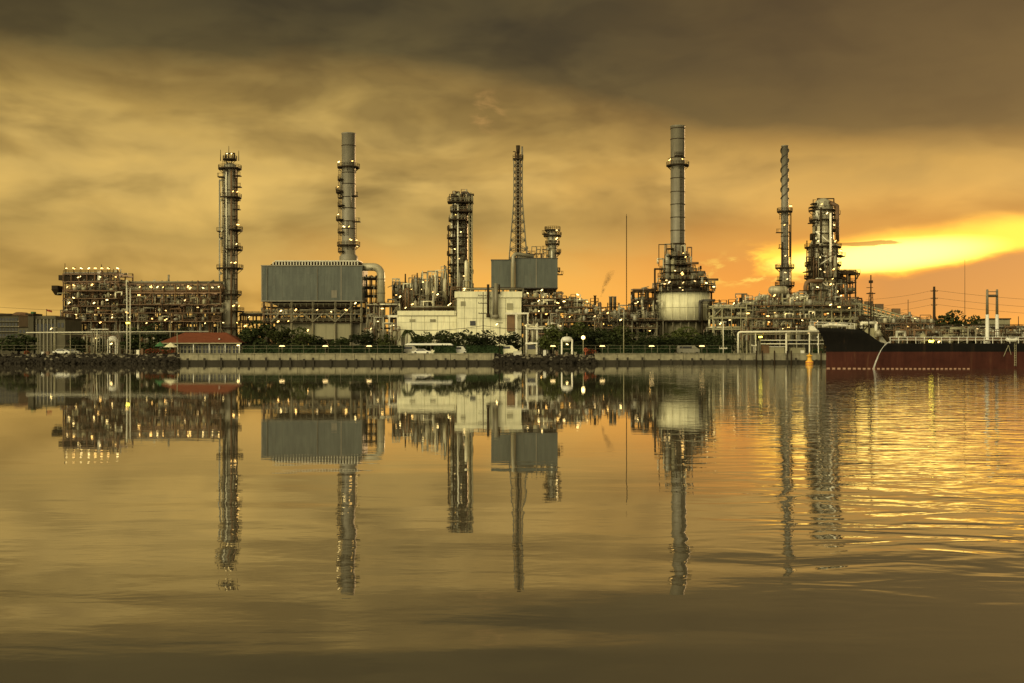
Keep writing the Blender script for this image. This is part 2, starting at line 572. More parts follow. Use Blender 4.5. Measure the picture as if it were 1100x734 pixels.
# pipe rack / process structure made of posts, decks, pipes, drums and lamps
def rack(name, label, cat, u0, u1, Y, D, levels, bays=6, npipe=(3, 5), seed=1, lamps=(1, 2), post='dark', deck='dark', rails=(0,),
         drums=(), risers=4, brace=True, base=None, group=None, pr=(.14, .4), over=1.0, pipes=('pipe', 'grey', 'brown', 'mid'), fans=False, lampme=None, tops=True):
    rn = random.Random(seed)
    x0, x1 = X(u0, Y), X(u1, Y)
    base = G if base is None else base
    zs = [Z(v, Y) for v in levels]
    th = thing(name, label, cat, ((x0 + x1) / 2, Y + D / 2, base), group)
    xs = [x0 + (x1 - x0) * k / bays for k in range(bays + 1)]
    for x in xs:
        for y in (Y, Y + D):
            MB().bar((x, y, base - .1), (x, y, zs[0] + (1.0 if tops and rn.random() < .25 else 0)), rn.uniform(.3, .42)).build('post', M[post], th)
    for li, z in enumerate(zs):
        d = MB()
        for y in (Y, Y + D):
            d.box(x0 - .3, x1 + .3, y - .22, y + .22, z - .45, z - .02)
        for x in xs:
            d.box(x - .18, x + .18, Y + .23, Y + D - .23, z - .4, z - .03)
        if li in rails or rn.random() < .3:
            d.box(x0, x1, Y + .23, Y + D * .35, z - .02, z + .08)
        dk = d.build('deck', M[deck], th)
        if li in rails:
            b = MB()
            railing_line(b, [(x0, Y, z), (x1, Y, z)], 1.1, 1.8, .1)
            rm = M[rn.choice(('dark', 'mid'))]
            b.build('railing', rm, dk)
            b = MB()
            railing_line(b, [(x0, Y + D, z), (x1, Y + D, z)], 1.1, 1.8, .1)
            b.build('railing', rm, dk)
        for k in range(rn.randint(*npipe)):
            r = rn.uniform(*pr)
            y = Y + D * (k + .5 + rn.uniform(-.3, .3)) / (npipe[1] + .5)
            a, c = (x0 - rn.uniform(0, over), x1 + rn.uniform(0, over))
            if rn.random() < .35:
                a = rn.uniform(x0, x0 + (x1 - x0) * .5)
            if rn.random() < .35:
                c = rn.uniform(a + 3, x1)
            zz = z + r + .1
            pts = [(a, y, zz), (c, y, zz)]
            if rn.random() < .5:
                pts.append((c, y, zz + rn.choice((-1, 1)) * rn.uniform(1, 3)))
            if rn.random() < .4:
                pts.insert(0, (a, y, zz + rn.choice((-1, 1)) * rn.uniform(1, 3)))
            p = MB().path(pts, r, 7)
            # flanges
            for _ in range(rn.randint(0, 3)):
                fx = rn.uniform(a, c)
                p.tube((fx, y, zz), (fx + .2, y, zz), r * 1.5, 8)
            p.build('pipe', M[rn.choice(pipes)], th)
        for k in range(rn.randint(*lamps)):
            if rn.random() < .5:
                continue
            lamp(th, rn.uniform(x0, x1), Y - rn.uniform(.3, .8), z - rn.uniform(.9, 1.6), lampme)
    if brace:
        for k in range(bays):
            if rn.random() < .55:
                hi = rn.randrange(len(zs))
                zt = zs[hi]
                zb = zs[hi + 1] if hi + 1 < len(zs) else base
                a, c = xs[k], xs[k + 1]
                if rn.random() < .5:
                    a, c = c, a
                yy = Y if rn.random() < .6 else Y + D
                MB().bar((a, yy - .05, zb), (c, yy - .05, zt - .3), .26).build('brace', M[post], th)
    for k in range(risers):
        x = rn.uniform(x0, x1)
        y = Y + rn.uniform(-.6, D)
        a, c = sorted(rn.sample(range(len(zs) + 1), 2))
        zz = zs + [base]
        r = rn.uniform(.13, .34)
        e = rn.choice((-1, 1)) * rn.uniform(.8, 2.5)
        MB().path([(x, y, zz[c]), (x, y, zz[a] + rn.uniform(-.5, 1.4)), (x + e, y, zz[a] + rn.uniform(-.5, 1.4))], r, 7).build('riser_pipe', M[rn.choice(pipes)], th)
    for (li, n) in drums:
        for k in range(n):
            z = zs[li] if li < len(zs) else base
            x = x0 + (x1 - x0) * (k + rn.uniform(.25, .75)) / n
            y = Y + rn.uniform(.25, .6) * D
            if rn.random() < .55:
                r, L = rn.uniform(.6, 1.0), rn.uniform(2.2, 4)
                b = MB()
                b.tube((x - L / 2, y, z + r + .45), (x + L / 2, y, z + r + .45), r, 12)
                b.ball((x - L / 2, y, z + r + .45), r, 10, 6)
                b.ball((x + L / 2, y, z + r + .45), r, 10, 6)
                for s_ in (-.3, .3):
                    b.box(x + s_ * L - .15, x + s_ * L + .15, y - r * .7, y + r * .7, z, z + r * .6)
                b.build('drum', M[rn.choice(('shell', 'pipe', 'brown', 'tan'))], th)
            else:
                r, h = rn.uniform(.45, .85), rn.uniform(2.2, 4.2)
                b = MB().lathe(x, y, [(r * .5, z), (r, z + .4), (r, z + h - .4), (r * .75, z + h - .1), (.12, z + h), (.12, z + h + .8)], 12)
                b.tube((x, y, z + h * .5), (x + 1.6, y, z + h * .5), .14, 6)
                b.build('vessel', M[rn.choice(('shell', 'grey', 'tan'))], th)
    if fans:
        n = max(3, int((x1 - x0) / 4))
        for k in range(n):
            x = x0 + (x1 - x0) * (k + .5) / n
            MB().lathe(x, Y + D / 2, [(1.5, zs[0] + .05), (1.35, zs[0] + .5), (1.5, zs[0] + 1.1)], 16).build('fan_ring', M['mid'], th)
    return th


# jumble of valves, pipes, vents and small vessels rising from a deck
def equipment(th, u0, u1, Y, D, vt, vb, seed, n=14, lamps=3, mats=('pipe', 'grey', 'brown', 'mid', 'dark'), lampme=None, reach=4.0):
    rn = random.Random(seed)
    x0, x1, zt, zb = X(u0, Y), X(u1, Y), Z(vt, Y), Z(vb, Y)
    for k in range(n):
        x, y = rn.uniform(x0, x1), Y + rn.uniform(0, D)
        h = (zt - zb) * rn.uniform(.35, 1.0)
        t = rn.random()
        m = M[rn.choice(mats)]
        if t < .3:
            e = rn.choice((-1, 1)) * min(reach, rn.uniform(1, 4))
            r = rn.uniform(.12, .3)
            MB().path([(x, y, zb), (x, y, zb + h), (x + e, y, zb + h), (x + e, y, zb + h * rn.uniform(.1, .8))], r, 7).build('pipe_loop', m, th)
        elif t < .5:
            b = MB()
            r = rn.uniform(.1, .2)
            b.tube((x, y, zb), (x, y, zb + h), r, 6)
            b.tube((x, y, zb + h * .82), (x, y, zb + h), r * 2.1, 8, r * 1.7)
            b.tube((x - .5, y, zb + h * .6), (x + .5, y, zb + h * .6), r * 1.3, 6)
            b.build('vent_pipe', m, th)
        elif t < .7:
            r = rn.uniform(.4, .9)
            MB().lathe(x, y, [(r * .6, zb), (r, zb + .3), (r, zb + h * .7), (r * .7, zb + h * .78), (.1, zb + h * .82), (.1, zb + h * .95)], 12).build('vessel', M[rn.choice(('shell', 'grey', 'tan'))], th)
        else:
            b = MB()
            ww = rn.uniform(1.2, 3)
            z = zb + h * rn.uniform(.4, .9)
            b.box(x - ww / 2, x + ww / 2, y - .6, y + .6, z - .2, z)
            for s_ in (-1, 1):
                b.bar((x + s_ * ww / 2, y - .55, zb), (x + s_ * ww / 2, y - .55, z + 1.0), .13)
                b.bar((x + s_ * ww / 2, y + .55, zb), (x + s_ * ww / 2, y + .55, z + 1.0), .13)
            b.bar((x - ww / 2, y - .55, z + 1), (x + ww / 2, y - .55, z + 1), .1)
            b.bar((x - ww / 2, y - .55, zb), (x + ww / 2, y - .55, z), .12)
            b.build('service_deck', M[rn.choice(('dark', 'brown', 'mid'))], th)
    for k in range(lamps):
        if rn.random() < .4:
            continue
        lamp(th, rn.uniform(x0, x1), Y - .6, rn.uniform(zb, zb + (zt - zb) * .8), lampme)


# ladders, pipe runs, stubs and small brackets clinging to a column
def dress(th, cx, Y, r, v0, v1, n, seed, mats=('dark', 'brown', 'pale', 'mid', 'pipe', 'dark')):
    rn = random.Random(seed)
    z0, z1 = Z(v1, Y), Z(v0, Y)
    for k in range(n):
        a = R(rn.uniform(190, 350))
        t_ = rn.random()
        m = M[rn.choice(mats)]
        z = rn.uniform(z0, z1)
        x, y = cx + (r + .45) * math.cos(a), Y + (r + .45) * math.sin(a)
        if t_ < .40:
            L = rn.uniform(.12, .5) * (z1 - z0)
            zt = min(z1, z + L)
            MB().path([(x, y, z), (x, y, zt), (cx + (r * .6) * math.cos(a), Y + (r * .6) * math.sin(a), zt)], rn.uniform(.11, .26), 6).build('side_pipe', m, th)
        elif t_ < .65:
            s_ = rn.choice((-1, 1))
            w_ = rn.uniform(.8, 2.2)
            b = MB().box(cx + s_ * r * .7, cx + s_ * (r + w_), Y - r * .9, Y + r * .2, z - .3, z) if s_ > 0 else MB().box(cx + s_ * (r + w_), cx + s_ * r * .7, Y - r * .9, Y + r * .2, z - .3, z)
            for f in (.75, 1.0):
                b.bar((cx + s_ * (r + w_ * f), Y - r * .9, z), (cx + s_ * (r + w_ * f), Y - r * .9, z + 1.2), .11)
            b.bar((cx + s_ * r * .9, Y - r * .9, z + 1.1), (cx + s_ * (r + w_), Y - r * .9, z + 1.1), .1)
            b.build('step_landing', M['dark'], th)
        elif t_ < .8:
            b = MB().tube((x, y, z), (cx + (r + 1.2) * math.cos(a), Y + (r + 1.2) * math.sin(a), z), .3, 8)
            b.tube((cx + (r + 1.1) * math.cos(a), Y + (r + 1.1) * math.sin(a), z), (cx + (r + 1.25) * math.cos(a), Y + (r + 1.25) * math.sin(a), z), .48, 8)
            b.build('nozzle', m, th)
        else:
            L = rn.uniform(4, 9)
            b = MB()
            for s_ in (-.3, .3):
                b.bar((x + s_, y, z), (x + s_, y, min(z1, z + L)), .1)
            zz = z + .3
            while zz < min(z1, z + L):
                b.bar((x - .3, y, zz), (x + .3, y, zz), .08)
                zz += .8
            b.build('ladder', M['dark'], th)

# ================================================================== SETTING
wm = bpy.data.materials.new('river_water')
wm.use_nodes = True
t = NT(wm.node_tree)
bs = wm.node_tree.nodes['Principled BSDF']
geo = t.n('ShaderNodeNewGeometry')
s3 = t.n('ShaderNodeSeparateXYZ')
t.put(s3.inputs[0], geo.outputs['Position'])
px, py = s3.outputs[0], s3.outputs[1]
# breeze patch over the right half of the river, calm water elsewhere
ang = t.m('DIVIDE', px, t.m('MAXIMUM', py, 1.0))
patch_n = t.noise(t.xyz(t.mul(px, .03), t.mul(py, .012), 2.2), 1.0, 3, .5)
breeze = t.mul(t.step(t.add(ang, t.mul(t.sub(patch_n, .5), .5)), .06, .30), t.mul(t.step(py, 11.0, 19.0), 1.0))
near = t.sub(1.0, t.step(py, 9.0, 36.0))
swell = t.noise(t.xyz(t.mul(px, .11), t.mul(py, .34), 0.0), 1.0, 1, .4, .3)
swell2 = t.noise(t.xyz(t.mul(px, .025), t.mul(py, .06), 5.0), 1.0, 2, .5, .4)
rip = t.noise(t.xyz(t.mul(px, .46), t.mul(py, .92), 7.0), 1.0, 2, .45, .8)
fine = t.noise(t.xyz(t.mul(px, 1.3), t.mul(py, 2.4), 4.0), 1.0, 3, .55)
h = t.mul(swell, t.lerp(near, 0, 1, .0010, .058))
h = t.add(h, t.mul(swell2, .006))
h = t.add(h, t.mul(rip, t.add(t.lerp(breeze, 0, 1, .0011, .036), t.mul(near, .0035))))
h = t.add(h, t.mul(fine, t.add(t.lerp(breeze, 0, 1, .0005, .0036), t.mul(near, .0015))))
bp = t.n('ShaderNodeBump')
bp.inputs['Strength'].default_value = 1
bp.inputs['Distance'].default_value = 1
t.put(bp.inputs['Height'], h)
t.put(bs.inputs['Normal'], bp.outputs[0])
bs.inputs['Base Color'].default_value = (.088, .074, .042, 1)
bs.inputs['Roughness'].default_value = .012
bs.inputs['IOR'].default_value = 1.9
b = MB()
b.v = [(-7000, -60, 0), (7000, -60, 0), (7000, 9000, 0), (-7000, 9000, 0)]
b.face([0, 1, 2, 3])
tag(b.build('water', wm), kind='structure')

b = MB()
b.v = [(-7000, 303, G), (7000, 303, G), (7000, 9000, G), (-7000, 9000, G), (-7000, 303, -1), (7000, 303, -1)]
b.face([0, 1, 2, 3])
b.face([4, 5, 1, 0])
tag(b.build('ground', M['ground']), kind='structure')

# service road behind the quay wall
b = MB()
b.box(X(258, 306), X(885, 306), 304.2, 307.5, G - .1, G + .012)
tag(b.build('quay_road', M['conc']), kind='structure')


# quay walls of cast panels
def quay_wall(u0, u1, label, top=2.75, seed=0):
    rn = random.Random(seed)
    Y = 300
    x0, x1 = X(u0, Y), X(u1, Y)
    th = thing('quay_wall', label, 'quay wall', ((x0 + x1) / 2, Y, 0), 'concrete quay walls')
    b = MB()
    x = x0
    while x < x1 - .5:
        w_ = min(rn.uniform(4, 7), x1 - x)
        dy_ = rn.uniform(0, .12)
        b.box(x + .05, x + w_ - .05, Y + dy_, Y + 3.05, .95, top - .22 + rn.uniform(-.05, .05))
        x += w_
    b.build('wall_panel', M['conc'], th)
    c = MB().box(x0, x1, Y - .15, Y + 3.1, top - .16, top)
    c.build('coping', M['conc'], th)
    f = MB().box(x0, x1, Y - .5, Y + 3, -1, .9)
    x = x0 + 2
    while x < x1 - 1:
        f.box(x, x + .5, Y - .9, Y - .52, -1, 1.3 + rn.uniform(-.2, .4))
        x += rn.uniform(2.2, 4.5)
    f.build('footing', M['concdark'], th)
    return th


quay_wall(193, 531, 'long pale concrete quay wall below the red roofed house and furnaces', seed=3)
quay_wall(639, 889, 'pale concrete quay wall running up to the ship bow', seed=5)


# rubble banks either side
def bank(u0, u1, label, seed, pale=.22):
    rn = random.Random(seed)
    b = MB()
    b.box(X(u0, 300), X(u1, 300), 299, 303.2, -1, 1.5, 0)
    for k in range(int((u1 - u0) * 4.5)):
        u = rn.uniform(u0, u1)
        r = rn.uniform(.25, .75)
        yy = rn.uniform(296.5, 303.2)
        z = -.1 + (yy - 296.5) / 6.7 * 2.3 + rn.uniform(-.1, .3)
        o = len(b.v)
        b.ball((X(u, 300), yy, z), r, 6, 4, 1 if (rn.random() < pale and z > .9) else 0, rn.uniform(.55, .9))
        for i in range(o, len(b.v)):
            vx, vy, vz = b.v[i]
            b.v[i] = (vx + rn.uniform(-.15, .15), vy + rn.uniform(-.15, .15), vz + rn.uniform(-.12, .12))
    for i in range(len(b.sm)):
        b.sm[i] = False
    o = b.build('rubble_bank', [M['rock'], M['rockpale']])
    return tag(o, label, 'rubble', 'rubble banks', 'stuff')


bank(-40, 193, 'dark boulders piled along the river edge at the far left', 11)
bank(531, 639, 'dark boulders and pale debris on the bank between the two quay walls', 12, .4)

# ================================================================== SHIP
SY = 206.0
def SX(u): return (u - 550) * SY / F
def SZ(v): return HC - (v - HY) * SY / F


ship = thing('tanker_ship', 'black and red tanker ship with raised bow lying moored at the right edge', 'ship', (SX(1060), SY + 6, 0))
zd = SZ(369)                     # main deck
zb_top = SZ(350.5)               # forecastle
L0, L1 = X(877, SY + 6.2), SX(1100) + 46
zw = SZ(378)                     # black / red boundary


def hull():
    b = MB()
    n = 60
    rows = []
    for k in range(n + 1):
        tt = k / n
        # stations closer together at the bow
        s_ = tt ** 1.6
        x = L0 + (L1 - L0) * s_
        d = x - L0
        u = 550 + x * F / SY
        # sheer line
        if u < 923:
            top = zb_top - (u - 877) / 46 * .55
        elif u < 953:
            f = (u - 923) / 30
            f = f * f * (3 - 2 * f)
            top = (zb_top - .55) * (1 - f) + zd * f
        else:
            top = zd
        row = []
        for z in (-1.2, -.2, .35, zw - .004, zw + .004, zw + (top - zw) * .2, zw + (top - zw) * .4, zw + (top - zw) * .6, zw + (top - zw) * .8, top):
            hgt = max(0, min(1, z / zb_top))
            stem = L0 + 1.75 * math.sin(math.pi / 2 * min(1, (1 - hgt) / .6))     # raked stem, upright below
            dd = max(0.0, x - stem)
            half = 6.2 * (1 - math.exp(-dd / (5.5 - 2.6 * hgt)))
            xx = max(x, stem)
            row.append((xx, half, z))
        rows.append(row)
    m = len(rows[0])
    for side in (-1, 1):
        o = len(b.v)
        for row in rows:
            for (x, hf, z) in row:
                b.v.append((x, SY + 6.2 + side * hf, z))
        for k in range(n):
            for j in range(m - 1):
                a = o + k * m + j
                f = [a, a + m, a + m + 1, a + 1]
                b.face(f if side < 0 else f[::-1], 1 if j < 3 else 0, True)
    # deck
    o1, o2 = 0, (n + 1) * m
    for k in range(n):
        b.face([o1 + k * m + m - 1, o1 + (k + 1) * m + m - 1, o2 + (k + 1) * m + m - 1, o2 + k * m + m - 1], 2)
    # stern
    e = n * m
    for j in range(m - 1):
        b.face([o1 + e + j, o2 + e + j, o2 + e + j + 1, o1 + e + j + 1], 0)
    return b, rows


hb, hrows = hull()
hull_o = hb.build('hull', [M['black'], M['red'], M['mid']], ship)
# dashed draught line along the water
b = MB()
for k in range(31):
    u = 898 + k * 4.7
    x = SX(u)
    hf = 6.2 * (1 - math.exp(-max(0, x - L0 - 1.75) / 5.4))
    x2 = SX(u + 2.6)
    hf2 = 6.2 * (1 - math.exp(-max(0, x2 - L0 - 1.75) / 5.4))
    i = len(b.v)
    for xx, hh in ((x, hf), (x2, hf2)):
        for z in (.03, .14):
            b.v.append((xx, SY + 6.2 - hh - .06, z))
            b.v.append((xx, SY + 6.2 - hh + .04, z))
    b.face([i, i + 4, i + 6, i + 2]); b.face([i + 2, i + 6, i + 7, i + 3]); b.face([i, i + 1, i + 5, i + 4])
    b.face([i + 1, i + 3, i + 7, i + 5]); b.face([i, i + 2, i + 3, i + 1]); b.face([i + 4, i + 5, i + 7, i + 6])
b.build('waterline_marking', M['dash'], hull_o)
# bulwark rail and bow fittings
b = MB()
pts = []
for u in range(880, 924, 4):
    x = SX(u)
    hf = 6.2 * (1 - math.exp(-(x - L0) / 2.9)) if x > L0 else 0
    pts.append((x, SY + 6.2 - hf + .15, zb_top - (u - 877) / 46 * .55))
railing_line(b, pts, 1.0, 1.2, .07)
b.build('bow_railing', M['white'], ship)
b = MB()
railing_line(b, [(SX(957), SY + .4, zd), (SX(1100) + 40, SY + .4, zd)], 1.1, 1.5, .08)
railing_line(b, [(SX(957), SY + 12, zd), (SX(1100) + 40, SY + 12, zd)], 1.1, 1.5, .08)
b.build('deck_railing', M['white'], ship)
# anchors / hawse marks on the bow
b = MB()
b.ball((SX(886.2), SY + 5.1, SZ(362)), .13, 8, 5)
b.build('mooring_light', M['white'], ship)
b = MB().ball((SX(886.4), SY + 4.9, SZ(370)), .17, 8, 5, 0, 1.6)
b.build('mooring_light', M['white'], ship)
# pale canvas cover on forecastle
b = MB()
b.smooth_path([(L0 + 1.0, SY + 6.2, zb_top + .15), (L0 + 2.4, SY + 5.9, zb_top + .42), (L0 + 4.0, SY + 5.4, zb_top + .3), (L0 + 5.4, SY + 5, zb_top + .2)], .3, 8)
b.build('canvas_cover', M['pale'], ship)
b = MB()
b.box(SX(936), SX(941), SY + 4, SY + 8, zd + .2, SZ(345))
b.box(SX(943), SX(950), SY + 4.5, SY + 7, zd + .1, SZ(352))
b.box(SX(941.2), SX(945), SY + 5, SY + 6, zd + .1, SZ(357))
b.tube((SX(925), SY + 5, SZ(350)), (SX(931), SY + 5, SZ(350)), .55, 10)
b.tube((SX(926), SY + 5, SZ(353)), (SX(926), SY + 5, SZ(348)), .2, 8)
b.build('windlass', M['tan'], ship)
# foremast
b = MB()
mx = X(935.5, SY + 6.2)
b.tube((mx, SY + 6.2, zd), (mx, SY + 6.2, SZ(293)), .19, 8, .1)
for s_ in (-.55, .55):
    b.bar((mx + s_ * 1.4, SY + 6.2, zd + 1), (mx + s_ * .5, SY + 6.2, SZ(312)), .09)
z = zd + 1
k = 0
while z < SZ(314):
    f = (z - zd - 1) / (SZ(312) - zd - 1)
    wd = .77 * (1 - f) + .28 * f
    b.bar((mx - wd, SY + 6.2, z), (mx + wd * (1 if k % 2 else .9), SY + 6.2, z + .75), .07)
    z += .75
    k += 1
b.box(mx - .7, mx + .7, SY + 5.8, SY + 6.6, SZ(314), SZ(313))
b.box(mx - .3, mx + .3, SY + 5.9, SY + 6.5, SZ(302), SZ(299))
b.bar((mx - .8, SY + 6.2, SZ(307)), (mx + .4, SY + 6.2, SZ(307)), .08)
b.build('foremast', M['dark'], ship)
# slanting gangway
b = MB()
for s_ in (0, 1.2):
    b.bar((SX(952.5), SY + 3 + s_, SZ(355)), (SX(963), SY + 3 + s_, zd + .2), .3)
    b.bar((SX(952.5), SY + 3 + s_, SZ(351)), (SX(963), SY + 3 + s_, zd + 1.2), .1)
b.build('gangway', M['dark'], ship)
b = MB()
b.frus((SX(955), SX(964), SY + 5, SY + 7), (SX(953), SX(956), SY + 5, SY + 7), zd, SZ(355))
b.build('vent_housing', M['pale'], ship)
# goalpost mast
b = MB()
gp = [(X(1060.5, SY + 3), SY + 3), (X(1071, SY + 9), SY + 9)]
for gx, yy in gp:
    b.lathe(gx, yy, [(.62, zd), (.34, zd + .7), (.3, Z(338, yy))], 12, 1)
    b.lathe(gx, yy, [(.26, Z(338, yy)), (.2, Z(311.5, yy)), (.12, Z(311, yy))], 12, 0)
b.bar((*gp[0], Z(318, SY + 3)), (*gp[1], Z(318, SY + 9)), .34, 0)
b.bar((*gp[0], Z(313.5, SY + 3)), (*gp[1], Z(313.5, SY + 9)), .09, 0)
b.build('goalpost_mast', [M['mid'], M['white']], ship)
b = MB()
b.tube((SX(1053), SY + 7, zd), (SX(1053), SY + 7, SZ(275)), .07, 6, .03)
b.build('radio_mast', M['dark'], ship)
# deck pipes and tank hatches
rn = random.Random(4)
for k in range(9):
    a = SX(965) + rn.uniform(0, 6)
    yy = SY + 2 + k * 1.05
    zz = zd + rn.uniform(.5, 1.1)
    MB().path([(a, yy, zd), (a, yy, zz), (SX(1100) + rn.uniform(2, 30), yy, zz)], rn.uniform(.1, .2), 7).build('deck_pipe', M[rn.choice(('brown', 'mid', 'dark', 'grey'))], ship)
for u in (968, 977, 990, 1003, 1016, 1029, 1042, 1082, 1094):
    x = SX(u)
    b = MB().lathe(x, SY + rn.uniform(3, 8), [(.45, zd), (.45, zd + .9), (.6, zd + .95), (.6, zd + 1.1), (.1, zd + 1.3)], 12)
    MB().bar((x + .8, SY + 5, zd), (x + .8, SY + 5, zd + rn.uniform(1.2, 2.3)), .14).build('vent_pipe', M['mid'], ship)
    b.build('tank_hatch', M[rn.choice(('brown', 'mid', 'tan'))], ship)
b = MB()
b.box(SX(975), SX(1098), SY + 5.6, SY + 7, zd + 1.5, zd + 1.6)
for u in range(976, 1098, 8):
    for yy in (SY + 5.65, SY + 6.95):
        b.bar((SX(u), yy, zd), (SX(u), yy, zd + 2.6), .08)
for yy in (SY + 5.65, SY + 6.95):
    b.bar((SX(975), yy, zd + 2.6), (SX(1098), yy, zd + 2.6), .08)
b.build('catwalk', M['mid'], ship)
lamp(ship, SX(1001), SY + .3, SZ(366.5), LAMPY)
# white rescue boat on deck and a rope ladder on the side
b = MB()
b.smooth_path([(SX(1086), SY + 2, SZ(364.4)), (SX(1089), SY + 2, SZ(365.4)), (SX(1095), SY + 2, SZ(365.6)), (SX(1098), SY + 2, SZ(364.2))], .33, 8)
b.build('rescue_boat', M['white'], ship)
b = MB()
for u in (1089.6, 1091.4):
    b.bar((SX(u), SY - .06, .5), (SX(u), SY - .06, zd), .05)
for k in range(9):
    z = .7 + k * .42
    b.bar((SX(1089.6), SY - .06, z), (SX(1091.4), SY - .06, z), .05)
b.bar((SX(1083), SY - .08, SZ(371)), (SX(1078), SY - .08, SZ(383)), .05)
b.bar((SX(1083), SY - .08, SZ(371)), (SX(1086), SY - .08, SZ(381)), .05)
b.build('rope_ladder', M['tan'], ship)

# water pouring overboard in an arc
fm = bpy.data.materials.new('falling_water')
fm.use_nodes = True
fb = fm.node_tree.nodes['Principled BSDF']
fb.inputs['Base Color'].default_value = (.75, .72, .62, 1)
fb.inputs['Roughness'].default_value = .3
fb.inputs['Alpha'].default_value = .34
b = MB()
pts = []
for k in range(15):
    f = k / 14
    x = SX(957) - (SX(957) - SX(936)) * f
    z = SZ(367.5) - (SZ(367.5) - .02) * f ** 2.1
    pts.append((x, SY - .1 - 1.1 * f, z))
for j in range(5):
    oj = [((x_ + rnd.uniform(-.02, .02) + (j - 2) * .07 * (k_ / 14) ** 1.5), y_ + rnd.uniform(-.05, .05), z_ + (j - 2) * .035) for k_, (x_, y_, z_) in enumerate(pts)]
    b.smooth_path(oj, .05, 6)
tag(b.build('water_jet', fm, None, (SX(945), SY - .6, 0)), 'thin white jet of water arcing off the ship deck into the river', 'water jet')

equipment(ship, 962, 1056, SY + 3, 6, 352, 368.8, 501, 34, 1, ('dark', 'brown', 'mid', 'grey', 'tan'), LAMPS)
equipment(ship, 1074, 1100, SY + 3, 6, 356, 368.8, 502, 10, 0, ('dark', 'brown', 'mid', 'grey'))
equipment(ship, 912, 948, SY + 4, 4, 344, 362, 503, 14, 0, ('dark', 'tan', 'mid', 'pale'))

# ================================================================== REFINERY UNITS
YM = 424.0


def column(name, label, cat, u, Y, prof, plats, m='shell', mband='dark', bands=(), group=None, n=24):
    """vessel or chimney; prof = [(radius px, row)], plats = [(row, a0, a1, width, lamps)]"""
    k = Y / F
    cx = X(u, Y)
    zb = max(G, Z(prof[0][1], Y)) if prof[0][1] < 379 else G
    th = thing(name, label, cat, (cx, Y, zb), group)
    pr = [(r * k, Z(v, Y) if v < 379 else G - .1) for r, v in prof]
    sh = MB().lathe(cx, Y, pr, n).build('shell', M[m], th)

    def rad(z):
        for (r0, z0), (r1, z1) in zip(pr, pr[1:]):
            if z0 <= z <= z1:
                return r0 + (r1 - r0) * (z - z0) / max(1e-6, z1 - z0)
        return pr[-1][0]
    for v in bands:
        z = Z(v, Y)
        r = rad(z)
        MB().lathe(cx, Y, [(r + .003, z - .12), (r + .14, z - .12), (r + .14, z + .12), (r + .003, z + .12)], n).build('flange_ring', M[mband], sh)
    for (v, a0, a1, wd, lm) in plats:
        z = Z(v, Y)
        r = rad(z)
        p = ring_platform(th, cx, Y, r, z, a0, a1, wd)
        for la in lm:
            lamp(th, cx + (r + wd * .7) * math.cos(R(la)), Y + (r + wd * .7) * math.sin(R(la)), z + 1.7)
    return th, cx, rad


rn = random.Random(21)
# --- tall platformed column on the left
th, cx, rad = column('distillation_column', 'slim grey column with dark crown platforms, leftmost of the tall towers', 'tower', 247, YM,
    [(8, 380), (8, 330), (7, 329), (7, 181), (6, 177), (1, 175)],
    [(171, 0, 360, 2.2, (250, 300)), (181, 0, 360, 1.8, ()), (212, -130, 60, 1.8, (-60, -30)), (247, -80, 60, 2.2, (-30,)), (268, -100, 60, 2.2, (-40,)),
     (288, -170, 60, 2.4, (-70, -50)), (316, -180, 90, 1.8, ()), (334, -60, 70, 2.4, (-60, -30)), (352, -170, 0, 2.2, (-40, -110))], 'shell', bands=(205, 219, 233, 259, 275, 300, 322))
MB().path([(cx - 3.6, YM - .6, G), (cx - 3.6, YM - .6, Z(194, YM)), (cx - 2, YM - .6, Z(194, YM))], .3, 8).build('side_pipe', M['grey'], th)
MB().path([(cx + 1.2, YM - 2.9, G), (cx + 1.2, YM - 2.9, Z(185, YM))], .34, 8).build('side_pipe', M['brown'], th)
MB().path([(cx + 2.9, YM - 1.2, G), (cx + 2.9, YM - 1.2, Z(180, YM))], .22, 8).build('side_pipe', M['dark'], th)
MB().path([(cx - .6, YM - 2.75, Z(300, YM)), (cx - .6, YM - 2.75, Z(186, YM))], .2, 8).build('side_pipe', M['pale'], th)
ladder(th, cx - 1.6, YM - 2.75, Z(330, YM), Z(171, YM))
b = MB()
for dx_, v in ((-3.4, 161), (-.4, 157), (3.2, 162), (.9, 164), (-1.6, 164)):
    b.tube((cx + dx_, YM, Z(173, YM)), (cx + dx_, YM, Z(v, YM)), .16, 6, .08)
b.path([(cx - 1.4, YM, Z(172, YM)), (cx - 1.4, YM, Z(165, YM)), (cx + 1.6, YM, Z(165, YM)), (cx + 1.6, YM, Z(172, YM))], .3, 8)
b.build('lightning_rod', M['dark'], th)

# --- chimney on the first furnace
th, cx, rad = column('furnace_chimney', 'grey steel chimney with zigzag landings rising from the big grey furnace box', 'chimney', 374.5, YM + 6,
    [(10, 287), (10, 276), (7.4, 273), (7.4, 145), (7.8, 144.6), (7.8, 143.4), (5.5, 143.4)],
    [(179.5, 0, 360, 1.6, (-60, -160)), (193, 150, 230, 1.5, ()), (206.5, 140, 230, 2.1, (200,)), (221, 150, 240, 1.5, ()), (236, 140, 230, 2.1, (205,)),
     (249.5, 150, 240, 1.5, (-80, -110)), (263.5, 0, 360, 1.7, (-70, -30)), (270, 150, 240, 1.4, (-20,))], 'stack', bands=(157, 186, 198, 212, 224, 238, 246))
ladder(th, cx - 3.3, YM + 5.4, Z(270, YM), Z(180, YM))
MB().lathe(cx, YM + 6, [(7.46 * YM / F, Z(156, YM)), (7.46 * YM / F, Z(146, YM))], 24).build('soot_band', M['stackdark'], th)

